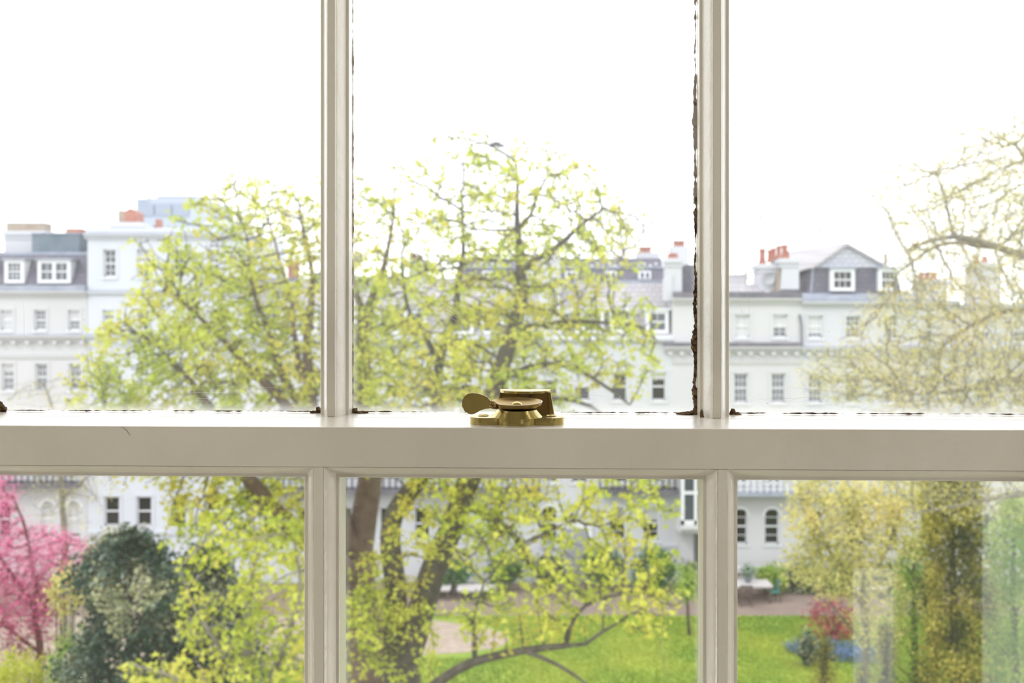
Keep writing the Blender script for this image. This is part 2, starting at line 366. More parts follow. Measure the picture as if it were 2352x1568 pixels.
# dust specks and hairline scratches on the glass
def specks(u0, u1, z0, z1, t, n, seed, parent):
    r_ = np.random.default_rng(seed); mb = MB()
    for _ in range(n):
        u, z = r_.uniform(u0, u1), (z0 + (z1-z0)*r_.random()**1.4)
        rad = .00012 + .00028*r_.random()**3
        if r_.random() < .75:
            mb.add([(u + rad*math.cos(k*math.pi/3), t - .0002, z + rad*math.sin(k*math.pi/3)) for k in range(6)], [tuple(range(6))])
        else:     # rim of a dried raindrop
            R0 = rad*2.6; a0 = r_.uniform(3.4, 4.6)
            pts = [(u + R0*math.cos(a0 + k*.35), z + R0*math.sin(a0 + k*.35)) for k in range(7)]
            vs_ = []; fs_ = []
            for (x, zz) in pts: vs_ += [(x, t-.0002, zz), (x + .00010, t-.0002, zz + .00010)]
            for k in range(6): fs_.append((2*k, 2*k+2, 2*k+3, 2*k+1))
            mb.add(vs_, fs_)
    o = mb.build('dust_specks', SPECK, parent); o['kind'] = 'stuff'
    return o
def scratch(mb, pts, w_, t):
    vs_ = []; fs_ = []
    for i, (u, z) in enumerate(pts):
        j = min(i+1, len(pts)-1); k = max(i-1, 0)
        d = Vector((pts[j][0]-pts[k][0], pts[j][1]-pts[k][1])).normalized(); ww = w_*(math.sin(math.pi*(i+.3)/(len(pts)-.4)))
        vs_ += [(u - d.y*ww, t-.0002, z + d.x*ww), (u + d.y*ww, t-.0002, z - d.x*ww)]
    for i in range(len(pts)-1): fs_.append((2*i, 2*i+2, 2*i+3, 2*i+1))
    mb.add(vs_, fs_)
def SP(px, py, t):   # point of the glass plane seen at that place from the middle of the room
    u = U(px, t); d = D0 - u*ST + t*CT
    return (u, -(py - HORIZON)/F*d)
for i, (a, b) in enumerate(up_p): specks(a+A, b-A, RAIL, .06, GU, 260, 40+i, panes_u[i])
for i, (a, b) in enumerate(lo_p): specks(a+A, b-A, LT-A, ZB+.5, GL, 230, 50+i, panes_l[i])
sm = [MB(), MB(), MB()]
r_ = np.random.default_rng(3)
for k in range(11):          # the patch of parallel scratches in the middle pane
    x0, y0 = 1008 + r_.uniform(-4, 14), 684 + k*3.2 + r_.uniform(-3, 3)
    L = r_.uniform(30, 62)
    scratch(sm[1], [SP(x0 + L*s + 8*math.sin(s*2), y0 + L*.78*s, GU) for s in np.linspace(0, 1, 7)], .00009, GU)
for k in range(20):          # wiping arcs low on the panes
    i = k % 3; lo_, hi_ = ((30, 700), (840, 1560), (1700, 2330))[i]
    x0 = r_.uniform(lo_, hi_-180); y0 = r_.uniform(868, 944); L = r_.uniform(60, 240); bow = r_.uniform(-18, 22)
    scratch(sm[i], [SP(x0 + L*s, y0 - bow*math.sin(math.pi*s*.8), GU) for s in np.linspace(0, 1, 12)], .00006, GU)
for (x0, y0, x1, y1) in ((50, 610, 60, 640), (1497, 590, 1499, 700), (1502, 590, 1505, 690), (1690, 660, 1715, 760), (1715, 665, 1725, 740), (682, 430, 690, 640), (55, 680, 56, 800)):
    i = 0 if x0 < 800 else (1 if x0 < 1600 else 2)
    scratch(sm[i], [SP(x0 + (x1-x0)*s, y0 + (y1-y0)*s, GU) for s in np.linspace(0, 1, 6)], .00006, GU)
for i in range(3):
    o = sm[i].build('scratches', SPECK, panes_u[i]); o['kind'] = 'stuff'
sl = MB()
for (x0, y0, x1, y1) in ((1272, 1390, 1278, 1425), (1510, 1440, 1530, 1560), (1516, 1440, 1540, 1565)):
    scratch(sl, [SP(x0 + (x1-x0)*s, y0 + (y1-y0)*s, GL) for s in np.linspace(0, 1, 6)], .00008, GL)
o = sl.build('scratches', SPECK, panes_l[1]); o['kind'] = 'stuff'
# hairline crack in the paint of the rail
ck = MB(); scratch(ck, [SP(x, y, -.0001) for x, y in ((274, 980), (285, 983), (291, 988), (297, 997), (299, 1001))], .00012, .0000)
ck.build('paint_crack', DARK_GAP, win)

# ------------------------------------------------------------------ room shell (behind and around the window)
room = []
def struct(name, mb, m, label=None, rot=True, bevel=0):
    o = mb.build(name, m, None, bevel=bevel); o['kind'] = 'structure'
    if rot: o.location = (0, D0, EYE); o.rotation_euler = (0, 0, -TH)
    if label: o['label'] = label
    return o
WL, WR = fL[0] - .09, fL[5] + .09
fz, cz = -1.62, 1.5
b = MB().box(-2.6, WL, -.02, .14, fz, cz).box(WR, 2.6, -.02, .14, fz, cz).box(WL, WR, -.02, .14, fz, ZB-.12).box(WL, WR, -.02, .14, ZT+.09, cz)
struct('wall_front', b, WALL_IN)
b = MB().box(WL, fL[0]-.045, -.03, .12, ZB-.12, ZT+.09).box(fL[5]+.045, WR, -.03, .12, ZB-.12, ZT+.09).box(WL, WR, -.03, .12, ZT+.05, ZT+.09)
b.build('sash_box', PAINT, win, bevel=.001)
MB().box(WL-.04, WR+.04, -.10, .0, ZB-.12, ZB-.09).build('window_board', PAINT, win, bevel=.003)
struct('floor', MB().box(-2.6, 2.6, -3.6, .14, fz-.05, fz), FLOOR_M)
struct('ceiling', MB().box(-2.6, 2.6, -3.6, .14, cz, cz+.05), WALL_IN)
struct('wall_left', MB().box(-2.65, -2.6, -3.6, .14, fz, cz), WALL_IN)
struct('wall_right', MB().box(2.6, 2.65, -3.6, .14, fz, cz), WALL_IN)
# back wall, two openings added to mirror pale bands in the lower glass
g1, g2, g3, g4 = 1.20, 1.37, 1.70, 2.05
b = MB().box(-2.6, g1, -3.65, -3.6, fz, cz).box(g2, g3, -3.65, -3.6, fz, cz).box(g4, 2.6, -3.65, -3.6, fz, cz)
b.box(g1, g2, -3.65, -3.6, -1.05, cz).box(g3, g4, -3.65, -3.6, -.55, cz)
struct('wall_back', b, WALL_IN)

# ------------------------------------------------------------------ brass sash fastener
fs = empty('sash_fastener'); fs.parent = None
fu = U(1187, .022); ft = .0245
fs.location = (fu*CT + ft*ST, D0 - fu*ST + ft*CT, EYE + RAIL); fs.rotation_euler = (0, 0, -TH)
tag(fs, 'polished brass sash fastener with paddle lever, standing on the meeting rail', 'window fastener')
mm = .001
def outline(scale=1, hump=False):
    pts = []
    # plan of the base: round middle, two round ears
    def union_r(a):
        best = 0
        for cx, r0 in ((0, 15.5), (-20.5, 10.5), (20.5, 10.5)):
            d = (math.cos(a), math.sin(a)); bq = d[0]*cx; disc = bq*bq - (cx*cx - r0*r0)
            if disc >= 0: best = max(best, bq + math.sqrt(disc))
        return best
    for i in range(72):
        a = 2*math.pi*i/72; r = union_r(a)*scale*mm; pts.append((r*math.cos(a), r*math.sin(a)))
    return pts
b = MB().prism(outline(), .0, .0046, 'z')
b.build('base_plate', BRASS, fs, auto=40, bevel=.0005)
def ring_prism(r0, r1, z0, z1, n=48):
    return MB().lathe([(0, z0), (r0, z0), (r1, z1), (0, z1)], n=n)
b = MB(); hp = []
for i in range(48):
    a = 2*math.pi*i/48; hp.append((a))
lo = [(17.0*mm*math.cos(a), 15.6*mm*math.sin(a), .0044) for a in hp]; hi = [(13.0*mm*math.cos(a), 15.3*mm*math.sin(a), .0094) for a in hp]
b.add(lo + hi + [(0, 0, .0092)], [(i, (i+1) % 48, 48 + (i+1) % 48, 48+i) for i in range(48)] + [(48+i, 48+(i+1) % 48, 96) for i in range(48)])
b.build('base_hump', BRASS, fs, auto=30)
for sx in (-1, 1):
    sc_ = MB().lathe([(0, .0046), (.0034, .0046), (.0036, .0050), (.0028, .0056), (0, .0057)], sx*22.5*mm, .004, 20)
    o = sc_.build('screw', BRASS, fs, auto=30)
    MB().box(sx*22.5*mm-.0026, sx*22.5*mm+.0026, .0036, .0044, .0055, .00575).build('screw_slot', BRASS_D, o)
# lever: dished cam disc with a pear-shaped paddle to the left
prof = [(0, .0100), (.006, .0098), (.0125, .0106), (.0162, .0128), (.0170, .0148), (.0161, .0150), (.0150, .0132), (.011, .0116), (.005, .0110), (0, .0110)]
lev = MB().lathe(prof, n=48).build('lever_cam', BRASS_D, fs, auto=40); lev.rotation_euler = (R(4), 0, 0)
pad = []
for i in range(49):      # outline of the paddle, in the upright plane facing the room
    s = i/48; 
    pad.append(s)
out = [(-14.5, 10.4), (-16.8, 13.6), (-18.6, 16.2), (-21.5, 17.6), (-25, 18.6), (-28.5, 19.0), (-31.6, 18.3), (-34.0, 16.4), (-35.3, 13.4), (-35.2, 10.2), (-33.8, 7.4), (-31.4, 5.6), (-29.0, 5.0),
       (-26.4, 5.7), (-23.6, 7.4), (-20.5, 8.5), (-17.5, 8.9)]
b = MB().prism([(x*mm, (z+2.2)*mm) for x, z in out], -.0125, -.0110, 'y')
b.build('lever_paddle', BRASS, fs, auto=40, bevel=.0005)
arm = MB().tube([(-.0175, -.0118, .0142), (-.0150, -.0108, .0132), (-.012, -.0088, .0120)], [.0026, .0028, .0020], 10)
arm.build('lever_neck', BRASS_D, fs, smooth=True)
MB().lathe([(.0042, .0110), (.0041, .0120), (.0033, .0134), (.0018, .0143), (0, .0146)], 0, 0, 28).build('pivot_rivet', BRASS, fs, smooth=True)
# keeper: hooked bridge screwed to the upper sash
ky = .0385
kp = []
for i in range(25):
    a = math.pi + math.pi*i/24; kp.append((.0045 + .0176*math.cos(a), ky + .0160*math.sin(a)))
kp += [(.0221, ky + .006), (-.0131, ky + .006)]
MB().prism(kp, .0176, .0192, 'z').build('keeper_plate', BRASS, fs, auto=40, bevel=.0003)
MB().lathe([(.0075, .0177), (.0055, .0160), (.0030, .0142), (.0010, .0133), (0, .0131)], .0045, ky-.005, 28).build('keeper_cone', BRASS_D, fs, smooth=True)
MB().prism([(.0205, .0180), (.0221, .0186), (.0250, .0), (.0215, .0)], ky - .010, ky + .006, 'y').build('keeper_leg', BRASS_D, fs, bevel=.0003)
MB().prism([(-.0131, .0186), (-.0120, .0180), (-.0128, .0), (-.0160, .0)], ky - .000, ky + .006, 'y').build('keeper_leg', BRASS_D, fs, bevel=.0003)
MB().box(-.0125, .0215, ky + .0045, ky + .006, .0, .0180).build('keeper_back', BRASS_D, fs)

# ================================================================== OUTSIDE
YF = 50.0
def X5(px): return PX(px, YF)
def Z5(py): return PZ(py, YF)
# ground
def ground(name, pts, z, m, label, kind='structure'):
    b = MB().prism(pts, z-.06, z, 'z'); o = b.build(name, m); o['kind'] = kind; o['label'] = label; return o
GRAVEL = mat('pinkish_gravel', (.44, .36, .30), .95, c2=(.34, .27, .22), scale=2.5, bump=.5, bscale=30)
PAVE = mat('brown_paving', (.27, .205, .175), .9, c2=(.21, .16, .14), scale=1.2, bump=.3, bscale=12)
SOIL = mat('garden_soil', (.10, .085, .05), .95, c2=(.16, .17, .07), scale=1.5, bump=.6)
LAWN = mat('lawn_base', (.18, .29, .03), .95, c2=(.30, .37, .045), scale=.5, bump=.5, bscale=25)
ground('garden_ground', [(-80, 2), (80, 2), (80, 62), (-80, 62)], -.06, SOIL, 'dark garden soil under the trees')
ground('terrace_paving', [(-40, 44.8), (40, 44.6), (40, 49.7), (-40, 49.7)], 0, PAVE, 'brown gravel terrace in front of the far houses')
lawn_pts = [(-14, 44.75), (26, 44.59), (26, 14), (-14, 14)]
ground('lawn', lawn_pts, .0, LAWN, 'bright green lawn between the trees and the terrace')
path_pts = [(-30, 44.7), (-6, 44.4), (-3.4, 44.0), (-1.5, 43.3), (-.45, 42.4), (-.08, 41.4), (-.5, 40.5), (-1.8, 39.9), (-4, 39.6), (-8, 38.5), (-12, 36), (-30, 33)]
ground('gravel_path', path_pts, .02, GRAVEL, 'pinkish gravel path ending in a round loop on the lawn')

# grass blades (stuff) on the visible lawn
def np_mesh(name, V, Fc, m, parent=None, tint=None, smooth=False):
    me = bpy.data.meshes.new(name); k = Fc.shape[1]
    me.vertices.add(len(V)); me.vertices.foreach_set('co', V.astype(np.float32).ravel())
    me.loops.add(Fc.size); me.loops.foreach_set('vertex_index', Fc.astype(np.int32).ravel())
    me.polygons.add(len(Fc)); me.polygons.foreach_set('loop_start', np.arange(0, Fc.size, k, dtype=np.int32))
    me.polygons.foreach_set('loop_total', np.full(len(Fc), k, dtype=np.int32))
    if smooth: me.polygons.foreach_set('use_smooth', np.ones(len(Fc), dtype=bool))
    if tint is not None:
        a = me.attributes.new('tint', 'FLOAT', 'POINT'); a.data.foreach_set('value', tint.astype(np.float32))
    me.update(calc_edges=True); me.materials.append(m)
    return link(name, me, parent)
n = 80000
gx = rng.uniform(-9, 20, n); gy = rng.uniform(34, 44.5, n)
hgt = rng.uniform(.04, .09, n); ang = rng.uniform(0, math.pi, n); wd = .03
V = np.empty((n, 3, 3)); V[:, 0] = np.stack([gx - wd*np.cos(ang), gy - wd*np.sin(ang), np.zeros(n)], 1)
V[:, 1] = np.stack([gx + wd*np.cos(ang), gy + wd*np.sin(ang), np.zeros(n)], 1)
V[:, 2] = np.stack([gx + rng.normal(0, .03, n), gy + rng.normal(0, .03, n), hgt], 1)
keep = ~((gx < .05 - (np.abs(gy - 41.4)*.55)**1.6) & (gy > 39.3) & (gy < 44.2))
V = V[keep]; n = len(V)
patch = np.array([noise.noise(Vector((x*.35, y*.35, 0))) for x, y in V[:, 0, :2]])
tint = np.clip(.5 + .9*patch + rng.normal(0, .15, n), 0, 1)
o = np_mesh('grass', V.reshape(-1, 3), np.arange(3*n).reshape(-1, 3), GRASS, None, np.repeat(tint, 3))
tag(o, 'short bright green grass of the lawn', 'grass', kind='stuff')

# ------------------------------------------------------------------ houses
def window_part(house, cx, z0, z1, w_, y, style='3x4', blind=0, arch=False, dark=False, sill=True):
    """timber sash in its opening: frame, pane, bars, sill"""
    x0, x1 = cx - w_/2, cx + w_/2; fw = .06
    b = MB()
    b.box(x0, x0+fw, y+.10, y+.18, z0, z1).box(x1-fw, x1, y+.10, y+.18, z0, z1).box(x0, x1, y+.10, y+.18, z0, z0+fw*1.2).box(x0, x1, y+.10, y+.18, z1-fw, z1)
    zm = (z0+z1)/2
    b.box(x0+fw, x1-fw, y+.09, y+.17, zm-.035, zm+.035)
    wob = b.build('window', TRIM_W, house)
    MB().box(x0+.02, x1-.02, y+.15, y+.165, z0+.02, z1-.02).build('pane', PANE_D if dark else PANE_M, wob)
    c, r = {'3x4': (3, 4), '2x4': (2, 4), '1x2': (1, 2), '1x4': (1, 4), '2x2': (2, 2), '3x2': (3, 2)}[style]
    b = MB(); bw = .016
    for i in range(1, c):
        xx = x0 + fw + (x1-x0-2*fw)*i/c; b.box(xx-bw, xx+bw, y+.13, y+.155, z0+fw, z1-fw)
    for i in range(1, r):
        if i*2 == r: continue
        zz = z0 + (z1-z0)*i/r; b.box(x0+fw, x1-fw, y+.13, y+.155, zz-bw, zz+bw)
    if b.v: b.build('glazing_bar', TRIM_W, wob)
    if blind: MB().box(x0+fw, x1-fw, y+.140, y+.149, z1 - (z1-z0)*blind, z1-fw).build('blind', BLIND, wob)
    if sill: MB().box(x0-.08, x1+.08, y-.07, y+.12, z0-.09, z0).build('window_sill', TRIM_W, wob)
    return wob
def wall_with_holes(x0, x1, z0, z1, holes, y0, y1):
    xs = sorted(set([x0, x1] + [h[0] for h in holes] + [h[1] for h in holes])); zs = sorted(set([z0, z1] + [h[2] for h in holes] + [h[3] for h in holes]))
    xs = [x for x in xs if x0 <= x <= x1]; zs = [z for z in zs if z0 <= z <= z1]
    b = MB()
    for j in range(len(zs)-1):
        run = None
        for i in range(len(xs)-1):
            cx, cz_ = (xs[i]+xs[i+1])/2, (zs[j]+zs[j+1])/2
            solid = not any(h[0] < cx < h[1] and h[2] < cz_ < h[3] for h in holes)
            if solid and run is None: run = xs[i]
            if not solid and run is not None: b.box(run, xs[i], y0, y1, zs[j], zs[j+1]); run = None
        if run is not None: b.box(run, xs[-1], y0, y1, zs[j], zs[j+1])
    return b
def arch_head(house, cx, z_spring, w_, y, m):
    """semicircular head: masonry spandrel over a round fanlight"""
    r0 = w_/2; top = z_spring + r0
    b = MB(); n_ = 12
    for s in (-1, 1):
        pts = [(cx + s*r0, z_spring), (cx + s*r0, top)] + [(cx + s*r0*math.sin(math.pi/2*i/n_), z_spring + r0*math.cos(math.pi/2*i/n_)) for i in range(n_)]
        b.prism(pts, y, y+.3, 'y')
    b.build('arch_spandrel', m, house)
    # raised archivolt
    b = MB(); vs_ = []
    for i in range(17):
        a = math.pi*i/16
        for rr, yy in ((r0, y-.05), (r0+.12, y-.05), (r0+.12, y+.01), (r0, y+.01)): vs_.append((cx + rr*math.cos(a), yy, z_spring + rr*math.sin(a)))
    b.add(vs_, [(4*i+k, 4*i+(k+1) % 4, 4*i+4+(k+1) % 4, 4*i+4+k) for i in range(16) for k in range(4)])
    b.build('archivolt', TRIM_W, house)
def cornice(house, x0, x1, z, y, m_stone, m_lead, h=.30, proj=.35, mod=False, step=.52, name='cornice'):
    pr = [(y+.02, z), (y-proj, z), (y-proj, z-.08), (y-proj*.85, z-.10), (y-proj*.6, z-.16), (y-proj*.45, z-.18), (y-proj*.3, z-h), (y+.02, z-h)]
    o = MB().prism(pr, x0, x1, 'x').build(name, m_stone, house)
    MB().box(x0, x1, y-proj-.02, y+.05, z, z+.035).build('lead_capping', m_lead, o)
    if mod:
        b = MB(); x = x0 + step/2
        while x < x1 - .1: b.box(x-.09, x+.09, y-proj*.75, y, z-h-.10, z-h+.03); x += step
        b.build('modillions', m_stone, o)['kind'] = 'stuff'
    return o
def facade(house, px0, px1, top_py, m, rows, depth=.35, y=YF, z_base=-.05):
    """rows: (py_top, py_bot, [centre px], width px, style, blind list or value, dark, arch, surround)"""
    holes = []
    for rw in rows:
        t_, b_, cs, wpx = rw[:4]
        for c in cs: holes.append((PX(c-wpx/2, YF), PX(c+wpx/2, YF), Z5(b_), Z5(t_)))
    wall_with_holes(X5(px0), X5(px1), z_base, Z5(top_py), holes, y, y+depth).build('facade_wall', m, house)
    for rw in rows:
        t_, b_, cs, wpx, style = rw[:5]; bl = rw[5] if len(rw) > 5 else 0; dk = rw[6] if len(rw) > 6 else False; ar = rw[7] if len(rw) > 7 else False
        for i, c in enumerate(cs):
            blv = bl[i % len(bl)] if isinstance(bl, (list, tuple)) else bl
            window_part(house, X5(c), Z5(b_), Z5(t_), wpx/F*YF, y, style, blv, ar, dk)
            if ar: arch_head(house, X5(c), Z5(t_) - wpx/F*YF/2, wpx/F*YF, y, m)
            elif not ar:   # plain moulded surround
                x0, x1, z0, z1 = X5(c-wpx/2), X5(c+wpx/2), Z5(b_), Z5(t_); q = .13
                MB().box(x0-q, x0-.01, y-.03, y-.001, z0, z1).box(x1+.01, x1+q, y-.03, y-.001, z0, z1).box(x0-q, x1+q, y-.035, y-.001, z1, z1+q).build('window_surround', m, house)
def body(house, px0, px1, top_py, m, back=9.0):      # the rest of the house behind its front
    MB().box(X5(px0), X5(px1), YF+.5, YF+back, -.05, Z5(top_py)).build('house_body', m, house)
def mansard(house, px0, px1, py_top, py_bot, m, y=YF, slope=.9, back=8.5, ridge_cap=True):
    z0, z1 = Z5(py_bot), Z5(py_top)
    pr = [(y+.35, z0), (y+.35+slope, z1), (y+back-slope, z1), (y+back, z0)]
    o = MB().prism(pr, X5(px0), X5(px1), 'x').build('mansard_roof', m, house)
    if ridge_cap: MB().box(X5(px0), X5(px1), y+.30+slope, y+.6+slope, z1-.05, z1+.08).build('lead_roll', LEAD, o)
    return o
def dormer(house, cx_px, w_px, py_top, py_bot, lights, y=YF, style='2x2', dark=False, blind=0, top_m=None):
    x0, x1 = X5(cx_px-w_px/2), X5(cx_px+w_px/2); z0, z1 = Z5(py_bot), Z5(py_top); yy = y + .28
    fw = .16; b = MB()
    n_ = lights; cw = (x1-x0-fw*(n_+1))/n_
    b.box(x0, x1, yy, yy+.12, z0, z0+fw).box(x0, x1, yy, yy+.12, z1-fw, z1)
    for i in range(n_+1): b.box(x0+i*(cw+fw), x0+i*(cw+fw)+fw, yy, yy+.12, z0+fw, z1-fw)
    b.box(x0, x0+.05, yy+.12, yy+1.4, z0, z1).box(x1-.05, x1, yy+.12, yy+1.4, z0, z1)
    o = b.build('dormer', TRIM_W, house)
    MB().box(x0-.10, x1+.10, yy-.10, yy+1.5, z1, z1+.07).build('dormer_roof', top_m or LEAD, o)
    gb = MB(); c, r = (3, 4) if style == '3x4' else (2, 2) if style == '2x2' else (3, 2)
    for i in range(n_):
        a = x0 + fw + i*(cw+fw); q = .014
        MB().box(a, a+cw, yy+.07, yy+.09, z0+fw, z1-fw).build('pane', PANE_D if dark else PANE_M, o)
        for k in range(1, c): gb.box(a+cw*k/c-q, a+cw*k/c+q, yy+.05, yy+.075, z0+fw, z1-fw)
        for k in range(1, r): gb.box(a, a+cw, yy+.05, yy+.075, z0+fw+(z1-z0-2*fw)*k/r-q*(2.4 if k*2 == r else 1), z0+fw+(z1-z0-2*fw)*k/r+q*(2.4 if k*2 == r else 1))
    gb.build('glazing_bar', TRIM_W, o)
    return o
def pot(parent, px, py_bot, py_top, y, r=.13, m=None, Y=None):
    zb, zt = Z5(py_bot), Z5(py_top); h = zt - zb
    MB().lathe([(r*1.25, zb), (r*1.25, zb+.08), (r, zb+.12), (r*.85, zb+h*.75), (r*1.05, zb+h*.8), (r*1.1, zb+h*.88), (r*.8, zt), (r*.6, zt), (r*.6, zt-.1)], X5(px), y, 10).build('chimney_pot', m or TERRA, parent)
def stack(house, px0, px1, py_top, py_bot, m, y=YF+2, d=.8, cap=True, pots=(), capm=None):
    x0, x1, z0, z1 = X5(px0), X5(px1), Z5(py_bot), Z5(py_top)
    b = MB().box(x0, x1, y, y+d, z0, z1)
    if cap: b.box(x0-.10, x1+.10, y-.10, y+d+.10, z1-.22, z1-.06).box(x0-.05, x1+.05, y-.05, y+d+.05, z1-.40, z1-.30)
    o = b.build('chimney_stack', m, house)
    for (p_, t_) in pots: pot(o, p_, py_top, t_, y+d/2)
    return o
def railing(house, px0, px1, py_top, py_bot, y, m=IRON, step=.28, slabm=None):
    x0, x1, z0, z1 = X5(px0), X5(px1), Z5(py_bot), Z5(py_top)
    sl_ = MB().box(x0, x1, y, YF+.05, z0-.20, z0).build('balcony_slab', slabm or LEAD_D, house)
    b = MB().box(x0, x1, y+.04, y+.08, z1-.04, z1).box(x0, x1, y+.04, y+.08, z0+.08, z0+.11)
    b.build('handrail', m, sl_)
    b = MB(); x = x0
    while x <= x1: b.box(x-.035, x+.035, y+.045, y+.075, z0, z1-.03); x += step
    b.build('railing_bars', m, sl_)['kind'] = 'stuff'
def house(label, cat='house'):
    h = empty('terraced_house', (0, 0, 0)); tag(h, label, cat, 'white stuccoed terraced houses across the garden'); return h

# A: left house with mansard and dormers
A_ = house('cream house with dark slate mansard and twin white dormer, far left of the terrace')
facade(A_, -230, 200, 672, STUCCO_C, [
    (712, 758, [-140, -62, 15, 92, 170], 26, '3x4', [.0, .9, .9, .0, .5]),
    (835, 897, [-140, -60, 18, 95, 172], 26, '3x4', [.4, 0, .3, .0, .0]),
    (975, 1085, [-60, 18, 95, 172], 28, '2x4', 0, True),
    (1150, 1235, [-60, 10, 110, 170], 30, '1x2', [0, 0, .9, .9], True, True)])
body(A_, -230, 200, 672, STUCCO_C)
cornice(A_, X5(-230), X5(200), Z5(668), YF, STUCCO_C, LEAD, .26, .30, name='eaves_cornice')
MB().box(X5(-230), X5(199), YF-.25, YF+.3, Z5(668)+.035, Z5(655)).build('lead_gutter', LEAD, A_)
cornice(A_, X5(-230), X5(200), Z5(770), YF, STUCCO_C, LEAD, .28, .34, mod=True, step=.62)
cornice(A_, X5(-230), X5(200), Z5(815), YF, STUCCO_C, STUCCO_C, .12, .08, name='string_course')
mansard(A_, -230, 200, 580, 655, SLATE)
dormer(A_, 26, 45, 596, 650, 1, style='3x4'); dormer(A_, 118, 76, 596, 650, 2, style='2x2', dark=False); dormer(A_, -70, 76, 596, 650, 2)
tk = MB().box(X5(40), X5(152), YF+1.5, YF+4, Z5(578), Z5(533)).build('lift_housing', mat('blue_grey_slate_hanging', (.10, .145, .19), .7, c2=(.15, .19, .23), scale=1.5), A_)
MB().box(X5(38), X5(154), YF+1.45, YF+4.05, Z5(533), Z5(530)).build('roof_edge', LEAD, tk)
stack(A_, -60, 37, 520, 580, STUCCO_W, YF+3, 1.2); st = stack(A_, -60, 32, 500, 522, BRICK_Y, YF+3.2, .9, cap=False)
stack(A_, 102, 136, 517, 532, BRICK_R, YF+2.4, .8, cap=False)
railing(A_, -230, 190, 1082, 1103, YF-.8, slabm=LEAD_D)
# B: taller cool-white house
B_ = house('tall cool-white house with flat parapet and broad white chimney, left of the big trees')
facade(B_, 201, 560, 532, STUCCO_B, [
    (573, 636, [252, 329, 410, 490], 28, '2x4', [.0, .5, 0, .3]),
    (712, 758, [249, 329, 410, 490], 26, '3x4', [.2, 0, .4, 0]),
    (835, 897, [249, 329, 410, 490], 26, '3x4', 0),
    (975, 1085, [257, 335, 410, 490], 30, '2x4', 0, True),
    (1140, 1208, [257, 331, 410, 490], 35, '1x2', 0, True)])
body(B_, 201, 560, 532, STUCCO_B)
cornice(B_, X5(196), X5(560), Z5(536), YF, STUCCO_B, LEAD, .26, .26, name='eaves_cornice')
MB().box(X5(200), X5(560), YF-.02, YF+.4, Z5(534), Z5(523)).build('parapet', STUCCO_B, B_)
cornice(B_, X5(201), X5(560), Z5(668), YF, STUCCO_B, LEAD, .16, .16, name='string_course')
cornice(B_, X5(201), X5(560), Z5(769), YF, STUCCO_B, LEAD, .28, .34, mod=True, step=.62)
cornice(B_, X5(201), X5(560), Z5(1222), YF, STUCCO_B, STUCCO_B, .12, .08, name='string_course')
c_ = stack(B_, 224, 300, 505, 524, STUCCO_B, YF+1.5, 2.0)
s2 = MB().prism([(X5(235), Z5(505)), (X5(235), Z5(475)), (X5(250), Z5(476)), (X5(250), Z5(505))], YF+2, YF+2.8).build('chimney_stack', BRICK_Y, B_)
s2 = MB().prism([(X5(250), Z5(505)), (X5(250), Z5(477)), (X5(264), Z5(470)), (X5(283), Z5(481)), (X5(283), Z5(505))], YF+2, YF+2.8).build('chimney_stack', BRICK_R, B_)
MB().tube([(X5(238), YF+2.3, Z5(480)), (X5(238), YF+2.3, Z5(424))], .02, 5).build('aerial_mast', IRON, B_)
stack(B_, 308, 318, 492, 524, BRICK_R, YF+3, .5, cap=False); stack(B_, 440, 520, 498, 524, STUCCO_B, YF+2.5, 1)
# C: middle houses behind the trees, big slate roof
C_ = house('cream house with long dark slate roof, half hidden behind the two central trees')
facade(C_, 560, 1240, 770, STUCCO_W, [
    (848, 915, [640, 720, 800, 900, 985, 1070, 1155], 32, '1x2', [.4, 0, .3], True),
    (975, 1085, [640, 720, 900, 985, 1070, 1155], 34, '2x4', 0, True),
    (1165, 1240, [620, 700, 790, 890, 970, 1225-180, 1225-85], 36, '1x2', 0, True)])
body(C_, 560, 1240, 770, STUCCO_W)
cornice(C_, X5(560), X5(1240), Z5(782), YF, STUCCO_W, LEAD, .28, .3)
mansard(C_, 560, 1240, 640, 770, SLATE_L, slope=2.2)
for c in (620, 700, 790, 893, 952, 1060, 1130): dormer(C_, c, 54, 712, 768, 1, style='2x2', top_m=LEAD)
stack(C_, 630, 652, 592, 640, BRICK_R, YF+3, .6); stack(C_, 925, 970, 590, 640, STUCCO_W, YF+3, .8, pots=((935, 575), (950, 578)))
railing(C_, 560, 1240, 1090, 1118, YF-.8)
# D: house right of centre
D_ = house('cream house with pale mauve slate slope and white dormers, beside the oriel bay')
facade(D_, 1240, 1545, 768, STUCCO_W, [
    (855, 920, [1264, 1339, 1424, 1513], 34, '1x2', [.3, .5, 0, .25], True),
    (975, 1108, [1264, 1330, 1422, 1510], 36, '2x4', 0, True),
    (1162, 1240, [1262, 1418, 1495], 38, '1x4', [.0, .42, .42], True, True)])
body(D_, 1240, 1545, 768, STUCCO_W)
cornice(D_, X5(1240), X5(1545), Z5(778), YF, STUCCO_W, TRIM_W, .2, .2)
mansard(D_, 1290, 1545, 645, 768, SLATE_L, slope=2.2)
MB().box(X5(1240), X5(1288), YF+.4, YF+8, Z5(768), Z5(592)).build('party_wall', STUCCO_C, D_)
for c in (1310, 1362, 1428, 1512): dormer(D_, c, 52, 712, 766, 1, style='2x2', top_m=TRIM_W)
railing(D_, 1375, 1552, 1082, 1118, YF-.9, slabm=LEAD_D)
MB().box(X5(1290), X5(1360), YF-.12, YF, Z5(1262), Z5(1205)).build('door_surround', TRIM_W, D_)
MB().box(X5(1300), X5(1350), YF-.14, YF-.10, Z5(1335), Z5(1212)).build('garden_door', mat('door_glass_grey', (.30, .31, .34), .4), D_)
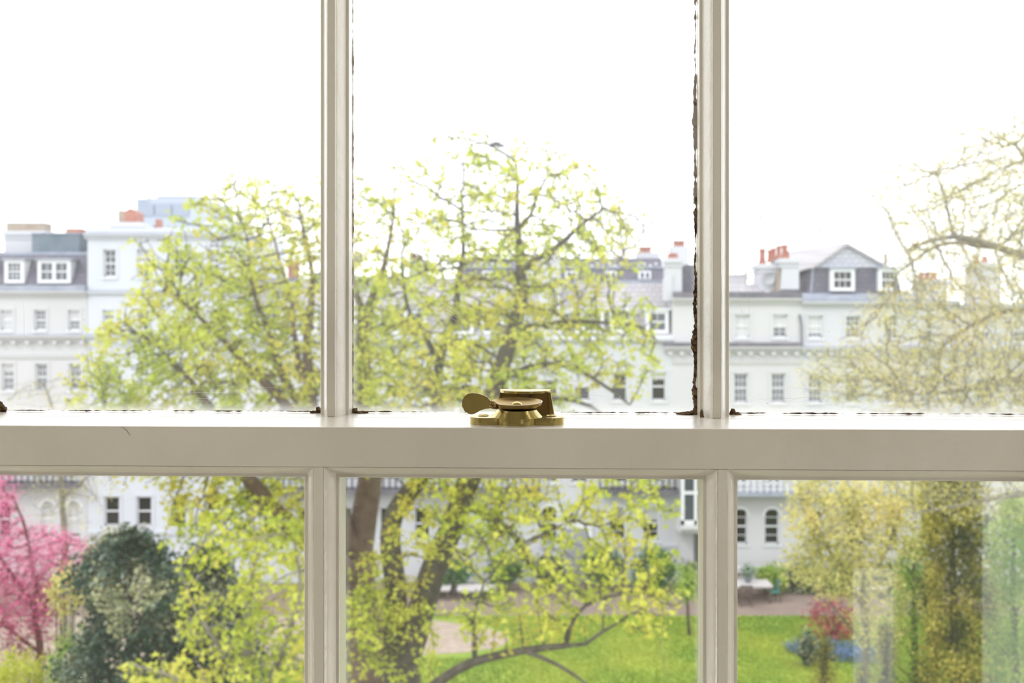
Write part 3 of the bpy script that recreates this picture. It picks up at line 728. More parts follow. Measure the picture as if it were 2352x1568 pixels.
cornice(D_, X5(1240), X5(1555), Z5(1252), YF, STUCCO_W, STUCCO_W, .12, .08, name='string_course')
# oriel bay on D/E
ob = MB().box(X5(1553), X5(1614), YF-1.5, YF, Z5(1190), Z5(1180)).box(X5(1553), X5(1614), YF-1.5, YF, Z5(1074), Z5(1060))
for c in (1553, 1582, 1609): ob.box(X5(c), X5(c)+.14, YF-1.5, YF-1.36, Z5(1190), Z5(1060))
ob.box(X5(1553), X5(1614), YF-1.48, YF-1.38, Z5(1122), Z5(1115))
ob.prism([(YF-1.5, Z5(1190)), (YF-1.45, Z5(1200)), (YF-1.2, Z5(1212)), (YF, Z5(1215)), (YF, Z5(1190))], X5(1553), X5(1614), 'x')
oo = ob.build('oriel_bay', TRIM_W, D_)
MB().box(X5(1556), X5(1611), YF-1.42, YF-1.40, Z5(1188), Z5(1062)).build('pane', PANE_M, oo)
MB().box(X5(1595), X5(1612), YF-.06, YF-.02, Z5(1330), Z5(1225)).build('garden_door', PANE_D, D_)
# E
E_ = house('cream house with black gutters and red chimney pots, right of the weathered glazing bar')
facade(E_, 1545, 1840, 680, STUCCO_C, [
    (722, 775, [1617, 1705, 1792], 33, '2x4', [.9, .95, .6]),
    (857, 925, [1613, 1702, 1788], 32, '3x4', 0),
    (975, 1108, [1617, 1700, 1775], 36, '2x4', 0, True),
    (1168, 1250, [1636, 1700, 1773], 34, '1x4', 0, True, True)])
body(E_, 1545, 1840, 680, STUCCO_C)
cornice(E_, X5(1545), X5(1840), Z5(684), YF, STUCCO_C, LEAD_D, .28, .3, name='eaves_cornice')
MB().box(X5(1548), X5(1838), YF-.33, YF+.1, Z5(684)+.035, Z5(670)).build('lead_gutter', LEAD_D, E_)
cornice(E_, X5(1525), X5(1840), Z5(795), YF, STUCCO_C, LEAD_D, .28, .36, mod=True, step=.52)
MB().box(X5(1525), X5(1840), YF-.37, YF+.02, Z5(794), Z5(786)).build('lead_gutter', LEAD_D, E_)
cornice(E_, X5(1545), X5(1840), Z5(828), YF, STUCCO_C, STUCCO_C, .10, .07, name='string_course')
MB().tube([(X5(1836), YF-.06, Z5(722)), (X5(1839), YF-.12, Z5(745)), (X5(1840), YF-.12, Z5(790))], .05, 6).build('downpipe', LEAD_D, E_)
stack(E_, 1534, 1568, 592, 690, STUCCO_W, YF+.2, 1.2, pots=((1545, 580), (1556, 580)))
MB().prism([(X5(1530), Z5(690)), (X5(1530), Z5(640)), (X5(1545), Z5(630)), (X5(1545), Z5(690))], YF+.1, YF+1.2).build('chimney_shoulder', STUCCO_W, E_)
MB().prism([(X5(1568), Z5(668)), (X5(1568), Z5(606)), (X5(1640), Z5(606)), (X5(1640), Z5(668))], YF+1, YF+6).build('roof_storey', SLATE, E_)
MB().prism([(YF+.6, Z5(672)), (YF+2.2, Z5(650)), (YF+4, Z5(650)), (YF+4, Z5(672))], X5(1640), X5(1766), 'x').build('low_roof', SLATE_L, E_)
MB().box(X5(1684), X5(1756), YF+4, YF+6, Z5(652), Z5(628)).box(X5(1680), X5(1760), YF+3.95, YF+6.05, Z5(628), Z5(625)).build('roof_parapet', STUCCO_C, E_)
s_ = stack(E_, 1798, 1842, 592, 664, STUCCO_W, YF+.5, 1.4, cap=True)
s_ = stack(E_, 1757, 1800, 604, 668, STUCCO_W, YF+1.0, 1.4, cap=True)
MB().prism([(X5(1788), Z5(668)), (X5(1797), Z5(615)), (X5(1801), Z5(615)), (X5(1798), Z5(668))], YF+.5, YF+1.0).build('chimney_shoulder', BRICK_Y, E_)
for p_, b_, t_, rr in ((1767, 604, 567, .15), (1786, 600, 570, .14), (1793, 592, 566, .13), (1806, 594, 560, .12), (1820, 593, 558, .15), (1824, 593, 572, .13)): pot(s_, p_, b_, t_, YF+1.4, rr)
railing(E_, 1616, 1838, 1082, 1122, YF-.9, m=TRIM_W, step=.30, slabm=LEAD)
dish = MB().lathe([(.0, 0), (.15, .02), (.26, .08), (.30, .14)], n=20).build('satellite_dish', mat('grey_dish', (.45, .46, .50), .5))
dish.location = (X5(1774), YF+.85, Z5(637)); dish.rotation_euler = (R(100), 0, R(10)); tag(dish, 'round grey satellite dish on the white chimney stack', 'satellite dish')
dish.modifiers.new('s', 'SOLIDIFY').thickness = .01
MB().tube([(0, 0, 0), (0, 0, -.22)], .02, 6).build('dish_bracket', IRON, dish)
# F: gabled slate attic
F_ = house('white house with pale grey slate gable and slate-hung attic, right of the red chimney pots')
facade(F_, 1840, 2200, 690, STUCCO_W, [
    (725, 776, [1873, 1960, 2047], 33, '3x4', [.8, 0, 0]), (725, 790, [2135], 20, '1x2', 0),
    (860, 925, [1873, 1958, 2050, 2130], 32, '3x4', 0),
    (975, 1108, [1873, 1958, 2050, 2130], 36, '2x4', 0, True),
    (1172, 1255, [1873, 1958, 2050, 2130], 34, '1x4', 0, True, True)])
body(F_, 1840, 2200, 690, STUCCO_W)
cornice(F_, X5(1840), X5(2200), Z5(692), YF, STUCCO_W, LEAD, .24, .3, name='eaves_cornice')
MB().prism([(YF-.25, Z5(692)+.035), (YF-.25, Z5(684)), (YF+.6, Z5(672)), (YF+.6, Z5(692)+.035)], X5(1838), X5(2130), 'x').build('lead_gutter', LEAD, F_)
cornice(F_, X5(1840), X5(2200), Z5(797), YF, STUCCO_W, LEAD, .28, .36, mod=True, step=.52)
MB().prism([(X5(1862), Z5(674)), (X5(1873), Z5(612)), (X5(2068), Z5(612)), (X5(2082), Z5(674))], YF+.6, YF+8).build('attic_storey', SLATE, F_)
MB().prism([(X5(1873), Z5(613)), (X5(1952), Z5(559)), (X5(2050), Z5(613))], YF+.55, YF+.9).build('gable', SLATE_G, F_)
z0, z1 = Z5(615), Z5(556)
b = MB().prism([(X5(1868), z0), (X5(1952), z1), (X5(1952), z1-.14), (X5(1872), z0-.05)], YF+.4, YF+8).prism([(X5(2058), z0), (X5(1952), z1), (X5(1952), z1-.14), (X5(2050), z0-.05)], YF+.4, YF+8)
b.build('gable_roof', SLATE_L, F_)
b = MB().add([(X5(1868), YF+.7, z0), (X5(1952), YF+.7, z1), (X5(1930), YF+9, z1), (X5(1832), YF+5, z0-.5)], [(0, 1, 2, 3)])
b.build('side_slope', SLATE_L, F_)
MB().prism([(X5(1868), Z5(674)), (X5(1874), Z5(612)), (X5(1877), Z5(612)), (X5(1872), Z5(674))], YF+.52, YF+.62).build('corner_lead', LEAD, F_)
railing(F_, 1842, 2198, 1082, 1122, YF-.9, m=TRIM_W, step=.30, slabm=LEAD)
dormer(F_, 1940, 56, 616, 668, 1, style='3x2', dark=True); dormer(F_, 2045, 44, 616, 668, 1, style='3x2', dark=True)
MB().tube([(X5(2068), YF+2, Z5(612)), (X5(2068), YF+2, Z5(578))], .09, 8).build('flue', BRICK_Y, F_)
# G: far right
G_ = house('white house at the right end of the terrace behind the plane tree')
facade(G_, 2200, 2700, 700, STUCCO_W, [
    (735, 785, [2260, 2345, 2430, 2520], 32, '3x4', .5), (870, 935, [2260, 2345, 2430, 2520], 32, '3x4', 0),
    (985, 1110, [2260, 2345, 2430, 2520], 36, '2x4', 0, True), (1180, 1262, [2260, 2345, 2430, 2520], 34, '1x4', 0, True, True)])
body(G_, 2200, 2700, 700, STUCCO_W)
cornice(G_, X5(2200), X5(2700), Z5(700), YF, STUCCO_W, LEAD, .24, .3, name='eaves_cornice'); cornice(G_, X5(2200), X5(2700), Z5(800), YF, STUCCO_W, LEAD, .28, .36, mod=True)
stack(F_, 2140, 2198, 640, 700, STUCCO_W, YF+1.2, 1.2, pots=((2150, 622), (2165, 622), (2180, 622))); stack(G_, 2270, 2330, 600, 700, STUCCO_W, YF+1.4, 1.2, pots=((2285, 584), (2305, 584)))
# rear row: upper mansard with little skylights seen over D
def Z8(py, Y=70): return PZ(py, Y)
Rw = empty('rear_terrace'); tag(Rw, 'long blue slate roof with two rows of small skylights, rising behind the front terrace', 'house')
b = MB().box(PX(1060, 70), PX(1640, 70), 70, 78, 0, Z8(648)).build('rear_wall', STUCCO_W, Rw)
b = MB().prism([(69.8, Z8(648)), (70.6, Z8(612)), (71.6, Z8(611)), (72.2, Z8(590)), (77, Z8(590)), (78, Z8(648))], PX(1060, 70), PX(1530, 70), 'x').build('mansard_roof', SLATE, Rw)
MB().box(PX(1060, 70), PX(1530, 70), 70.4, 70.7, Z8(616), Z8(611)).build('lead_roll', LEAD, Rw)
for k in range(17):
    px = 1075 + k*27.5
    for (dy, off) in ((603, 0), (607, 14)):
        if px + off < 1525:
            MB().box(PX(px+off-3.5, 70), PX(px+off+3.5, 70), 71.75 if dy == 603 else 71.65, 72.3, Z8(dy+3.5), Z8(dy-2)).build('skylight', TRIM_W, Rw)
for c in (1122, 1210, 1312, 1402, 1480):
    o = MB().box(PX(c-14, 70), PX(c+14, 70), 69.7, 71, Z8(641), Z8(622)).build('dormer', TRIM_W, Rw)
    for s in (-6, 6): MB().box(PX(c+s-3.5, 70), PX(c+s+3.5, 70), 69.68, 69.75, Z8(639), Z8(626)).build('pane', PANE_M, o)
for (a, b_, t_, bt) in ((1478, 1530, 575, 592), (1560, 1600, 560, 640)):
    o = MB().box(PX(a, 70), PX(b_, 70), 73, 74.5, Z8(bt+40), Z8(t_)).build('chimney_stack', STUCCO_W, Rw)
    for k in range(2): MB().lathe([(.22, Z8(t_)), (.18, Z8(t_-8)), (.24, Z8(t_-14)), (.1, Z8(t_-15))], PX(a+12+k*14, 70), 73.6, 8).build('chimney_pot', TERRA, o)
# far office block
Of = empty('office_block'); tag(Of, 'pale blue-grey flat-roofed office block standing above the tall cool-white house', 'building')
def O_(px): return PX(px, 130)
def OZ(py): return PZ(py, 130)
MB().box(O_(314), O_(437), 130, 150, 0, OZ(455)).box(O_(348), O_(437), 132, 150, OZ(455), OZ(446)).build('block_wall', OFFICE, Of)
for a in range(3): MB().box(O_(318 + a*40), O_(354 + a*40), 129.8, 130.1, OZ(495), OZ(470)).build('window_band', OFFICE_D, Of)
MB().box(O_(310), O_(340), 129.6, 131, OZ(458), OZ(452)).build('roof_canopy', TRIM_W, Of)

# ------------------------------------------------------------------ trees
def grow(att, nodes0, parents0, step=.17, kill=.24, infl=2.2, iters=170, trop=(0, 0, .08), seed=0):
    r_ = np.random.default_rng(seed)
    P_ = list(map(np.array, nodes0)); par = list(parents0)
    pos = np.array(P_, float); att = np.array(att, float)
    d = np.full(len(att), 1e9); near = np.zeros(len(att), int); start = 0; alive = np.ones(len(att), bool)
    for it in range(iters):
        new = pos[start:]
        ai = np.where(alive)[0]
        if len(ai) == 0: break
        dd = np.linalg.norm(att[ai][:, None, :] - new[None], axis=2)
        j = dd.argmin(1); dm = dd[np.arange(len(ai)), j]
        better = dm < d[ai]; d[ai[better]] = dm[better]; near[ai[better]] = start + j[better]
        alive &= d > kill
        act = np.where(alive & (d < infl + it*.03))[0]
        if len(act) == 0: break
        v = att[act] - pos[near[act]]; v /= np.linalg.norm(v, axis=1)[:, None]
        acc = np.zeros_like(pos); np.add.at(acc, near[act], v); src = np.unique(near[act])
        dirv = acc[src]; dirv /= np.linalg.norm(dirv, axis=1)[:, None] + 1e-9
        dirv += r_.normal(0, .22, dirv.shape) + np.array(trop); dirv /= np.linalg.norm(dirv, axis=1)[:, None]
        np_ = pos[src] + dirv*step
        start = len(pos); pos = np.vstack([pos, np_]); par += list(src)
        if len(pos) > 16000: break
    return pos, np.array(par)
def densify(poly, step=.25):
    """polyline [(px,py,Y,r)] -> points, radii"""
    pts = [P(a, b, Y) if len(q) == 1 else P(a, b, Y) for (a, b, Y, *q) in poly]; rad = [q[3] for q in poly]
    out = [pts[0]]; ro = [rad[0]]
    for i in range(len(pts)-1):
        L = (pts[i+1]-pts[i]).length; n_ = max(1, int(L/step))
        for k in range(1, n_+1): out.append(pts[i].lerp(pts[i+1], k/n_)); ro.append(rad[i] + (rad[i+1]-rad[i])*k/n_)
    return out, ro
def smooth_pts(pts, k=2):
    for _ in range(k):
        q = list(pts)
        for i in range(1, len(pts)-1): q[i] = (pts[i-1] + pts[i]*2 + pts[i+1])/4
        pts = q
    return pts
LEAFS = {
 'maple': np.array([(0, 0), (.35, .10), (.95, -.25), (.55, .45), (1.0, .95), (.35, .75), (0, 1.35), (-.35, .75), (-1.0, .95), (-.55, .45), (-.95, -.25), (-.35, .10)]),
 'oval': np.array([(0, 0), (.42, .5), (.30, 1.0), (0, 1.3), (-.30, 1.0), (-.42, .5)]),
}
def leaves(name, centers, size, m, parent, kind='oval', per=5, spread=.12, seed=0, tint_mu=None, droop=.0, updir=.5):
    """many small leaves in tufts around the given twig ends"""
    r_ = np.random.default_rng(seed); C = np.repeat(np.array(centers), per, 0); n = len(C)
    C = C + r_.normal(0, spread, C.shape); C[:, 2] -= droop*r_.random(n)
    T = LEAFS[kind]; k = len(T); s = size*r_.uniform(.6, 1.25, n)
    nrm = r_.normal(0, 1, (n, 3)); nrm[:, 2] = np.abs(nrm[:, 2])*.6 + updir; nrm /= np.linalg.norm(nrm, axis=1)[:, None]
    a = np.cross(nrm, r_.normal(0, 1, (n, 3))); a /= np.linalg.norm(a, axis=1)[:, None]; b = np.cross(nrm, a)
    V = C[:, None, :] + s[:, None, None]*(a[:, None, :]*T[None, :, 0, None] + b[:, None, :]*(T[None, :, 1, None]-.5) + nrm[:, None, :]*(-.25*np.abs(T[None, :, 0, None])))
    base = r_.random(len(centers)) if tint_mu is None else np.array(tint_mu)
    tn = np.clip(np.repeat(base, per) + r_.normal(0, .14, n), 0, 1)
    if kind == 'maple':
        idx = np.array([(0, 1, 11), (1, 2, 3), (1, 3, 5), (3, 4, 5), (5, 6, 7), (1, 5, 7), (1, 7, 11), (7, 8, 9), (7, 9, 11), (9, 10, 11)])
        Fc = (np.arange(n)[:, None, None]*k + idx[None]).reshape(-1, 3)
    else:
        Fc = np.arange(n*k).reshape(n, k)
    o = np_mesh(name, V.reshape(-1, 3), Fc, m, parent, np.repeat(tn, k)); o['kind'] = 'stuff'
    return o
def wood(name, pos, par, rad, m, parent, sides=6, rmin=.004):
    n = len(pos); kids = [[] for _ in range(n)]
    for i, p_ in enumerate(par):
        if p_ >= 0: kids[p_].append(i)
    main = np.full(n, -1)
    for i in range(n):
        if kids[i]: main[i] = max(kids[i], key=lambda c: rad[c])
    dirs = np.zeros((n, 3))
    for i in range(n):
        a = pos[par[i]] if par[i] >= 0 else pos[i]; b = pos[main[i]] if main[i] >= 0 else pos[i]
        dirs[i] = b - a
    L = np.linalg.norm(dirs, axis=1); L[L == 0] = 1; dirs /= L[:, None]; dirs[(np.abs(dirs).sum(1) == 0)] = (0, 0, 1)
    ref = np.tile(np.array([.13, .97, .21]), (n, 1))
    a = np.cross(dirs, ref); a /= np.linalg.norm(a, axis=1)[:, None] + 1e-9; b = np.cross(dirs, a)
    ang = np.linspace(0, 2*math.pi, sides, endpoint=False); ca, sa = np.cos(ang), np.sin(ang)
    def ring(c, A_2, B_2, r): return c[:, None, :] + r[:, None, None]*(A_2[:, None, :]*ca[None, :, None] + B_2[:, None, :]*sa[None, :, None])
    e = np.where(par >= 0)[0]; p_ = par[e]; r1 = np.maximum(rad[e], rmin)
    ismain = main[p_] == e
    r0 = np.where(ismain, np.minimum(np.maximum(rad[p_], rmin), r1*1.8), r1*1.1)
    A0 = np.where(ismain[:, None], a[p_], a[e]); B0 = np.where(ismain[:, None], b[p_], b[e])
    V = np.concatenate([ring(pos[p_], A0, B0, r0), ring(pos[e], a[e], b[e], r1)], 1).reshape(-1, 3)
    k = np.arange(sides); q = np.stack([k, (k+1) % sides, (k+1) % sides + sides, k + sides], 1)
    Fc = (np.arange(len(e))[:, None, None]*2*sides + q[None]).reshape(-1, 4)
    return np_mesh(name, V, Fc, m, parent, smooth=True)
def crown_points(blobs, n, seed):
    """blobs (px, py, Y, rx px, rz px, ry m, weight): ellipsoids of foliage at their real distance"""
    r_ = np.random.default_rng(seed); W = np.array([b[6] for b in blobs], float); W /= W.sum(); out = []
    for i in r_.choice(len(blobs), n, p=W):
        px, py, Y, rx, rz, ry, _ = blobs[i]
        while True:
            q = r_.uniform(-1, 1, 3)
            if q @ q <= 1: break
        c = P(px, py, Y); out.append((c.x + q[0]*rx/F*Y, Y + q[1]*ry, c.z + q[2]*rz/F*Y))
    return np.array(out)
def tree(name, label, cat, limbs, blobs, n_att, bark, leafm, size, per=5, kind='maple', leaf_r=.02, frac=1.0, group=None, step=.17, kill=.24, tip=.007, expo=2.35, seed=0,
         spread=.12, trop=(0, 0, .08), wood_name='branches', trunk_limbs=1, droop=0., updir=.5, tint_mu=None, sides=6, infl=2.2):
    root_p = P(limbs[0][0][0], HORIZON, limbs[0][0][2]); root = empty(name, (root_p.x, root_p.y, 0))
    tag(root, label, cat, group)
    nodes = []; par = []; seedr = []
    for li, limb in enumerate(limbs):
        pts, ro = densify(limb); pts = smooth_pts(pts, 3)
        if li == 0: first = -1
        else:
            q = np.array([np.array(v) for v in nodes]); first = int(np.linalg.norm(q - np.array(pts[0]), axis=1).argmin())
            pts = pts[1:]; ro = ro[1:]
        wob = Vector((0, 0, 0))
        for i, (p_, r0) in enumerate(zip(pts, ro)):
            w_ = Vector((noise.noise(p_*1.1 + Vector((li*3, 0, 0))), noise.noise(p_*1.1 + Vector((9, li*5, 0))), 0))*(.10 if i else 0)
            nodes.append(np.array(p_ + w_)); par.append(first if i == 0 else len(nodes)-2); seedr.append(r0)
    n0 = len(nodes)
    att = crown_points(blobs, n_att, seed+1)
    pos, par = grow(att, nodes, par, step, kill, infl, seed=seed, trop=trop)
    n = len(pos); cnt = np.zeros(n)
    # pipe model
    haskid = np.zeros(n, bool); haskid[par[par >= 0]] = True
    acc = np.where(haskid, 0, tip**expo)
    for i in range(n-1, n0-1, -1): acc[par[i]] += acc[i]
    rad = acc**(1/expo); rad[:n0] = np.array(seedr)
    # relax
    for _ in range(2):
        q = pos.copy(); m_ = np.arange(n0, n); m_ = m_[haskid[m_]]
        av = np.zeros_like(pos); c_ = np.zeros(n); np.add.at(av, par[n0:], pos[n0:]); np.add.at(c_, par[n0:], 1)
        q[m_] = .5*pos[m_] + .25*pos[par[m_]] + .25*av[m_]/np.maximum(c_[m_], 1)[:, None]; pos = q
    off = np.array([root_p.x, root_p.y, 0])
    # trunk (the hand-laid limbs) and the finer branches are separate parts
    tr = wood('trunk', pos[:n0]-off, par[:n0], rad[:n0], bark, root, 12)
    big = pos - off
    pr2 = par.copy(); pr2[:n0] = -1
    br = wood(wood_name, big, pr2, rad, BARK if bark is BARK_R else bark, root, sides)
    ends = np.where((rad < leaf_r) & (np.arange(n) >= n0))[0]
    r_ = np.random.default_rng(seed+5); ends = ends[r_.random(len(ends)) < (frac(pos[ends]) if callable(frac) else frac)]
    print('TREE', name, n, len(ends))
    if leafm is not None and len(ends):
        leaves('foliage', pos[ends]-off, size, leafm, root, kind, per, spread, seed+9, droop=droop, updir=updir,
               tint_mu=(None if tint_mu is None else tint_mu(pos[ends])))
    return root, pos
def bush(name, label, px, Y, py_top, py_bot, w_px, leafm, n, size, cat='shrub', kind='oval', per=4, group=None, dy=None, seed=0, shape='round', spread=.06, base=None, stemm=None):
    c = P(px, (py_top+py_bot)/2, Y); rx = w_px/2/F*Y; rz = (py_bot-py_top)/2/F*Y; dy = dy or rx; r_ = np.random.default_rng(seed+100)
    zb = 0 if base is None else base
    root = empty(name, (c.x, Y, zb)); tag(root, label, cat, group)
    pts = []
    while len(pts) < n:
        q = r_.normal(0, 1, 3); q /= np.linalg.norm(q); rr = r_.uniform(.55, 1.0)
        v = q*rr; k = 1 + .28*noise.noise(Vector((q[0]*2.2+seed, q[1]*2.2, q[2]*2.2)))*1.6
        x, y, z = v[0]*rx*k, v[1]*dy*k, v[2]*rz*k
        if shape == 'cone': t_ = (v[2]+1)/2; x *= (1.15-t_); y *= (1.15-t_)
        pts.append((x, y, c.z - zb + z))
    st = MB(); zt = c.z - zb + rz*.4
    for s in range(5):
        a = 2*math.pi*s/5; st.tube([(.05*math.cos(a), .05*math.sin(a), 0), (rx*.25*math.cos(a), dy*.25*math.sin(a), zt*.5), (rx*.5*math.cos(a), dy*.5*math.sin(a), zt)], [.05, .035, .015], 5)
    st.build('stems', stemm or BARK, root)
    leaves('foliage', pts, size, leafm, root, kind, per, spread, seed+7)
    return root

# T1: the big maple in the middle (two dark limbs forking low)
def tmu(pos):      # clumps of the crown share a shade
    return np.array([min(1, max(0, .5 + .9*noise.noise(Vector(p*.9)))) for p in pos])
tree('maple_tree', 'large spring maple with two dark limbs forking low, in the middle of the garden', 'tree', [
    [(905, 2300, 20, .46), (915, 1900, 20, .41), (920, 1620, 20, .36), (922, 1510, 20, .34)],
    [(916, 1530, 20, .24), (903, 1440, 20, .21), (908, 1340, 20, .19), (893, 1270, 20.1, .20), (890, 1200, 20.1, .18), (912, 1145, 20, .17), (985, 1105, 20, .14), (1010, 1010, 20, .13), (1005, 930, 20, .11), (1010, 830, 20.2, .085), (1052, 690, 20.3, .06), (1068, 580, 20.3, .04), (1058, 450, 20.3, .02)],
    [(928, 1520, 20, .28), (965, 1420, 19.9, .25), (985, 1340, 19.8, .24), (1025, 1250, 19.7, .22), (1058, 1160, 19.6, .20), (1092, 1060, 19.6, .21), (1128, 950, 19.5, .18), (1152, 860, 19.5, .15), (1165, 760, 19.5, .13), (1200, 660, 19.5, .11), (1205, 560, 19.5, .065), (1190, 460, 19.5, .035), (1180, 370, 19.5, .018)],
    [(1203, 610, 19.5, .06), (1262, 580, 19.3, .05), (1320, 530, 19.2, .035), (1390, 480, 19.1, .02)],
    [(1200, 540, 19.5, .04), (1235, 450, 19.5, .025), (1262, 400, 19.6, .015)],
    [(1152, 880, 19.5, .07), (1195, 838, 19.2, .055), (1290, 825, 19, .045), (1370, 860, 18.8, .035), (1440, 930, 18.7, .02)],
    [(1170, 760, 19.5, .06), (1230, 745, 19.2, .05), (1330, 735, 19.0, .035), (1450, 745, 18.9, .02)],
    [(1128, 950, 19.5, .06), (1250, 905, 19.0, .045), (1350, 925, 18.8, .035), (1430, 1000, 18.6, .02)],
    [(1010, 830, 20.2, .06), (960, 760, 20.5, .045), (930, 670, 20.6, .03), (915, 580, 20.7, .018)],
    [(1060, 1150, 19.6, .10), (1130, 1190, 19, .07), (1180, 1200, 18.7, .05), (1205, 1245, 18.5, .035), (1215, 1290, 18.4, .02)],
    [(1206, 1246, 18.5, .03), (1245, 1225, 18.3, .02), (1300, 1200, 18.2, .012)],
    [(922, 1640, 20, .12), (990, 1585, 18.5, .09), (1080, 1512, 18, .075), (1200, 1495, 17.8, .06), (1300, 1478, 17.6, .05), (1345, 1478, 17.5, .03)],
    [(1082, 1512, 18, .05), (1100, 1440, 17.8, .035), (1090, 1370, 17.8, .02), (1110, 1330, 17.8, .012)],
    [(1300, 1478, 17.6, .035), (1310, 1400, 17.5, .03), (1350, 1385, 17.4, .03), (1420, 1360, 17.3, .02), (1480, 1352, 17.2, .012)],
    [(1345, 1478, 17.5, .03), (1365, 1435, 17.5, .025), (1430, 1425, 17.4, .015)],
    [(1200, 1495, 17.8, .04), (1290, 1520, 17.4, .03), (1350, 1568, 17.2, .02)],
  ], [(1150, 620, 19.6, 300, 215, 2.2, 3.0), (1130, 470, 19.6, 290, 175, 1.8, 1.7), (1320, 540, 19.2, 180, 150, 1.5, .7), (1140, 800, 19.4, 270, 170, 2.2, 2.6), (960, 820, 20, 170, 230, 1.8, 1.3), (1440, 780, 18.9, 110, 110, 1.1, .5),
      (1050, 980, 19.8, 280, 160, 2, 1.6), (1120, 1180, 18.9, 220, 130, 1.3, 1.5), (1440, 1160, 18.4, 140, 110, .9, .5), (1340, 1310, 17.8, 230, 80, .9, 1.0), (1180, 1420, 17.8, 200, 80, .8, .55), (1470, 1380, 17.4, 110, 80, .8, .45), (850, 1400, 19.6, 80, 150, .7, .5), (915, 1400, 19.2, 100, 190, .5, .32), (1090, 320, 19.6, 60, 40, .4, .06)],
    5200, BARK, LEAF_Y, .060, per=6, frac=lambda q: np.clip(.58 - (q[:, 2] - 11.0)*.10, .26, .58), seed=11, spread=.07, tint_mu=tmu, step=.12, kill=.15)

# T2: maple on the left, reddish trunk, crown fans to the left
tree('maple_tree', 'spreading spring maple with reddish-brown leaning trunk, its crown fanning out to the left', 'tree', [
    [(850, 2200, 22, .50), (838, 1800, 22, .46), (838, 1520, 22, .42), (830, 1400, 22, .40), (822, 1320, 22, .38)],
    [(822, 1320, 22, .36), (818, 1260, 22, .30), (838, 1180, 22, .27), (852, 1090, 22, .24), (842, 980, 22, .20), (828, 880, 22, .16), (838, 730, 22, .12)],
    [(838, 730, 22, .09), (862, 660, 22, .07), (895, 600, 22, .05), (905, 520, 22, .03), (900, 430, 22, .015)],
    [(838, 730, 22, .08), (812, 650, 22.2, .06), (800, 560, 22.3, .04), (790, 470, 22.3, .02)],
    [(820, 1300, 22, .24), (770, 1180, 21.6, .21), (735, 1060, 21.4, .18), (712, 950, 21.3, .15), (700, 850, 21.3, .10), (722, 730, 21.3, .07), (705, 600, 21.3, .04), (690, 470, 21.3, .02)],
    [(712, 960, 21.3, .11), (665, 900, 21.1, .09), (640, 820, 21, .07), (600, 740, 21, .05), (585, 640, 21, .035), (560, 520, 21, .018)],
    [(725, 1010, 21.4, .13), (620, 885, 21.0, .09), (560, 845, 20.9, .07), (510, 770, 20.9, .05), (450, 720, 20.8, .035), (380, 660, 20.8, .02)],
    [(700, 880, 21.3, .07), (668, 800, 21.4, .055), (680, 700, 21.5, .04), (640, 620, 21.5, .025), (610, 480, 21.5, .015)],
    [(640, 860, 21, .05), (540, 870, 20.8, .035), (450, 900, 20.6, .025), (440, 860, 20.6, .012)],
    [(820, 1330, 22, .26), (770, 1290, 21.2, .22), (700, 1240, 20.8, .20), (645, 1195, 20.6, .18), (600, 1135, 20.5, .16), (565, 1085, 20.5, .13), (530, 1010, 20.4, .10), (480, 930, 20.4, .07), (420, 850, 20.4, .045), (360, 790, 20.4, .025)],
    [(565, 1085, 20.5, .06), (450, 1040, 20.2, .04), (350, 1000, 20, .03), (250, 930, 19.9, .015)],
  ], [(590, 600, 21.2, 200, 200, 2, 2.6), (480, 740, 20.8, 220, 180, 2, 2.8), (650, 850, 21.2, 250, 150, 2, 1.9), (350, 820, 20.4, 160, 130, 1.4, 1.0), (800, 600, 22.1, 150, 230, 1.6, 1.1), (420, 1000, 20.2, 280, 130, 1.6, 1.7), (250, 895, 20, 110, 70, .9, .4), (560, 480, 21.2, 120, 90, 1, .4),
      (560, 1180, 20.2, 200, 120, 1.4, 1.2), (850, 800, 22, 110, 200, 1.2, .7), (370, 600, 20.8, 80, 80, .8, .3)],
    5400, BARK_R, LEAF_Y, .064, per=6, frac=lambda q: np.clip(.44 - (q[:, 2] - 12.0)*.08, .28, .58), seed=23, spread=.085, tint_mu=tmu, step=.12, kill=.15)

# T3: young dense maple in the lower left, nearer
tree('young_maple', 'dense young yellow-green maple filling the lower left pane', 'tree', [
    [(600, 2700, 17.5, .18), (590, 2100, 17.5, .15), (580, 1750, 17.5, .12), (575, 1560, 17.5, .09), (570, 1400, 17.5, .05), (580, 1280, 17.5, .03)],
    [(585, 1640, 17.5, .07), (650, 1500, 17.3, .05), (690, 1350, 17.2, .03), (680, 1240, 17.2, .015)],
    [(580, 1600, 17.5, .06), (500, 1480, 17.2, .04), (440, 1380, 17.1, .025), (420, 1300, 17.1, .012)],
    [(590, 1700, 17.5, .07), (480, 1600, 16.9, .05), (380, 1540, 16.8, .03), (300, 1520, 16.8, .015)],
  ], [(650, 1330, 17.3, 110, 170, 1, 1.6), (610, 1500, 17.2, 170, 110, 1.1, 1.6), (500, 1400, 17.2, 120, 130, 1, .7), (470, 1560, 16.9, 200, 70, 1, .9), (560, 1220, 17.3, 110, 80, .8, .4), (800, 1470, 17.8, 70, 120, .6, .3)],
    1500, BARK_G, LEAF_Y, .062, per=7, frac=.5, seed=31, spread=.085, tint_mu=tmu, step=.14, kill=.18)

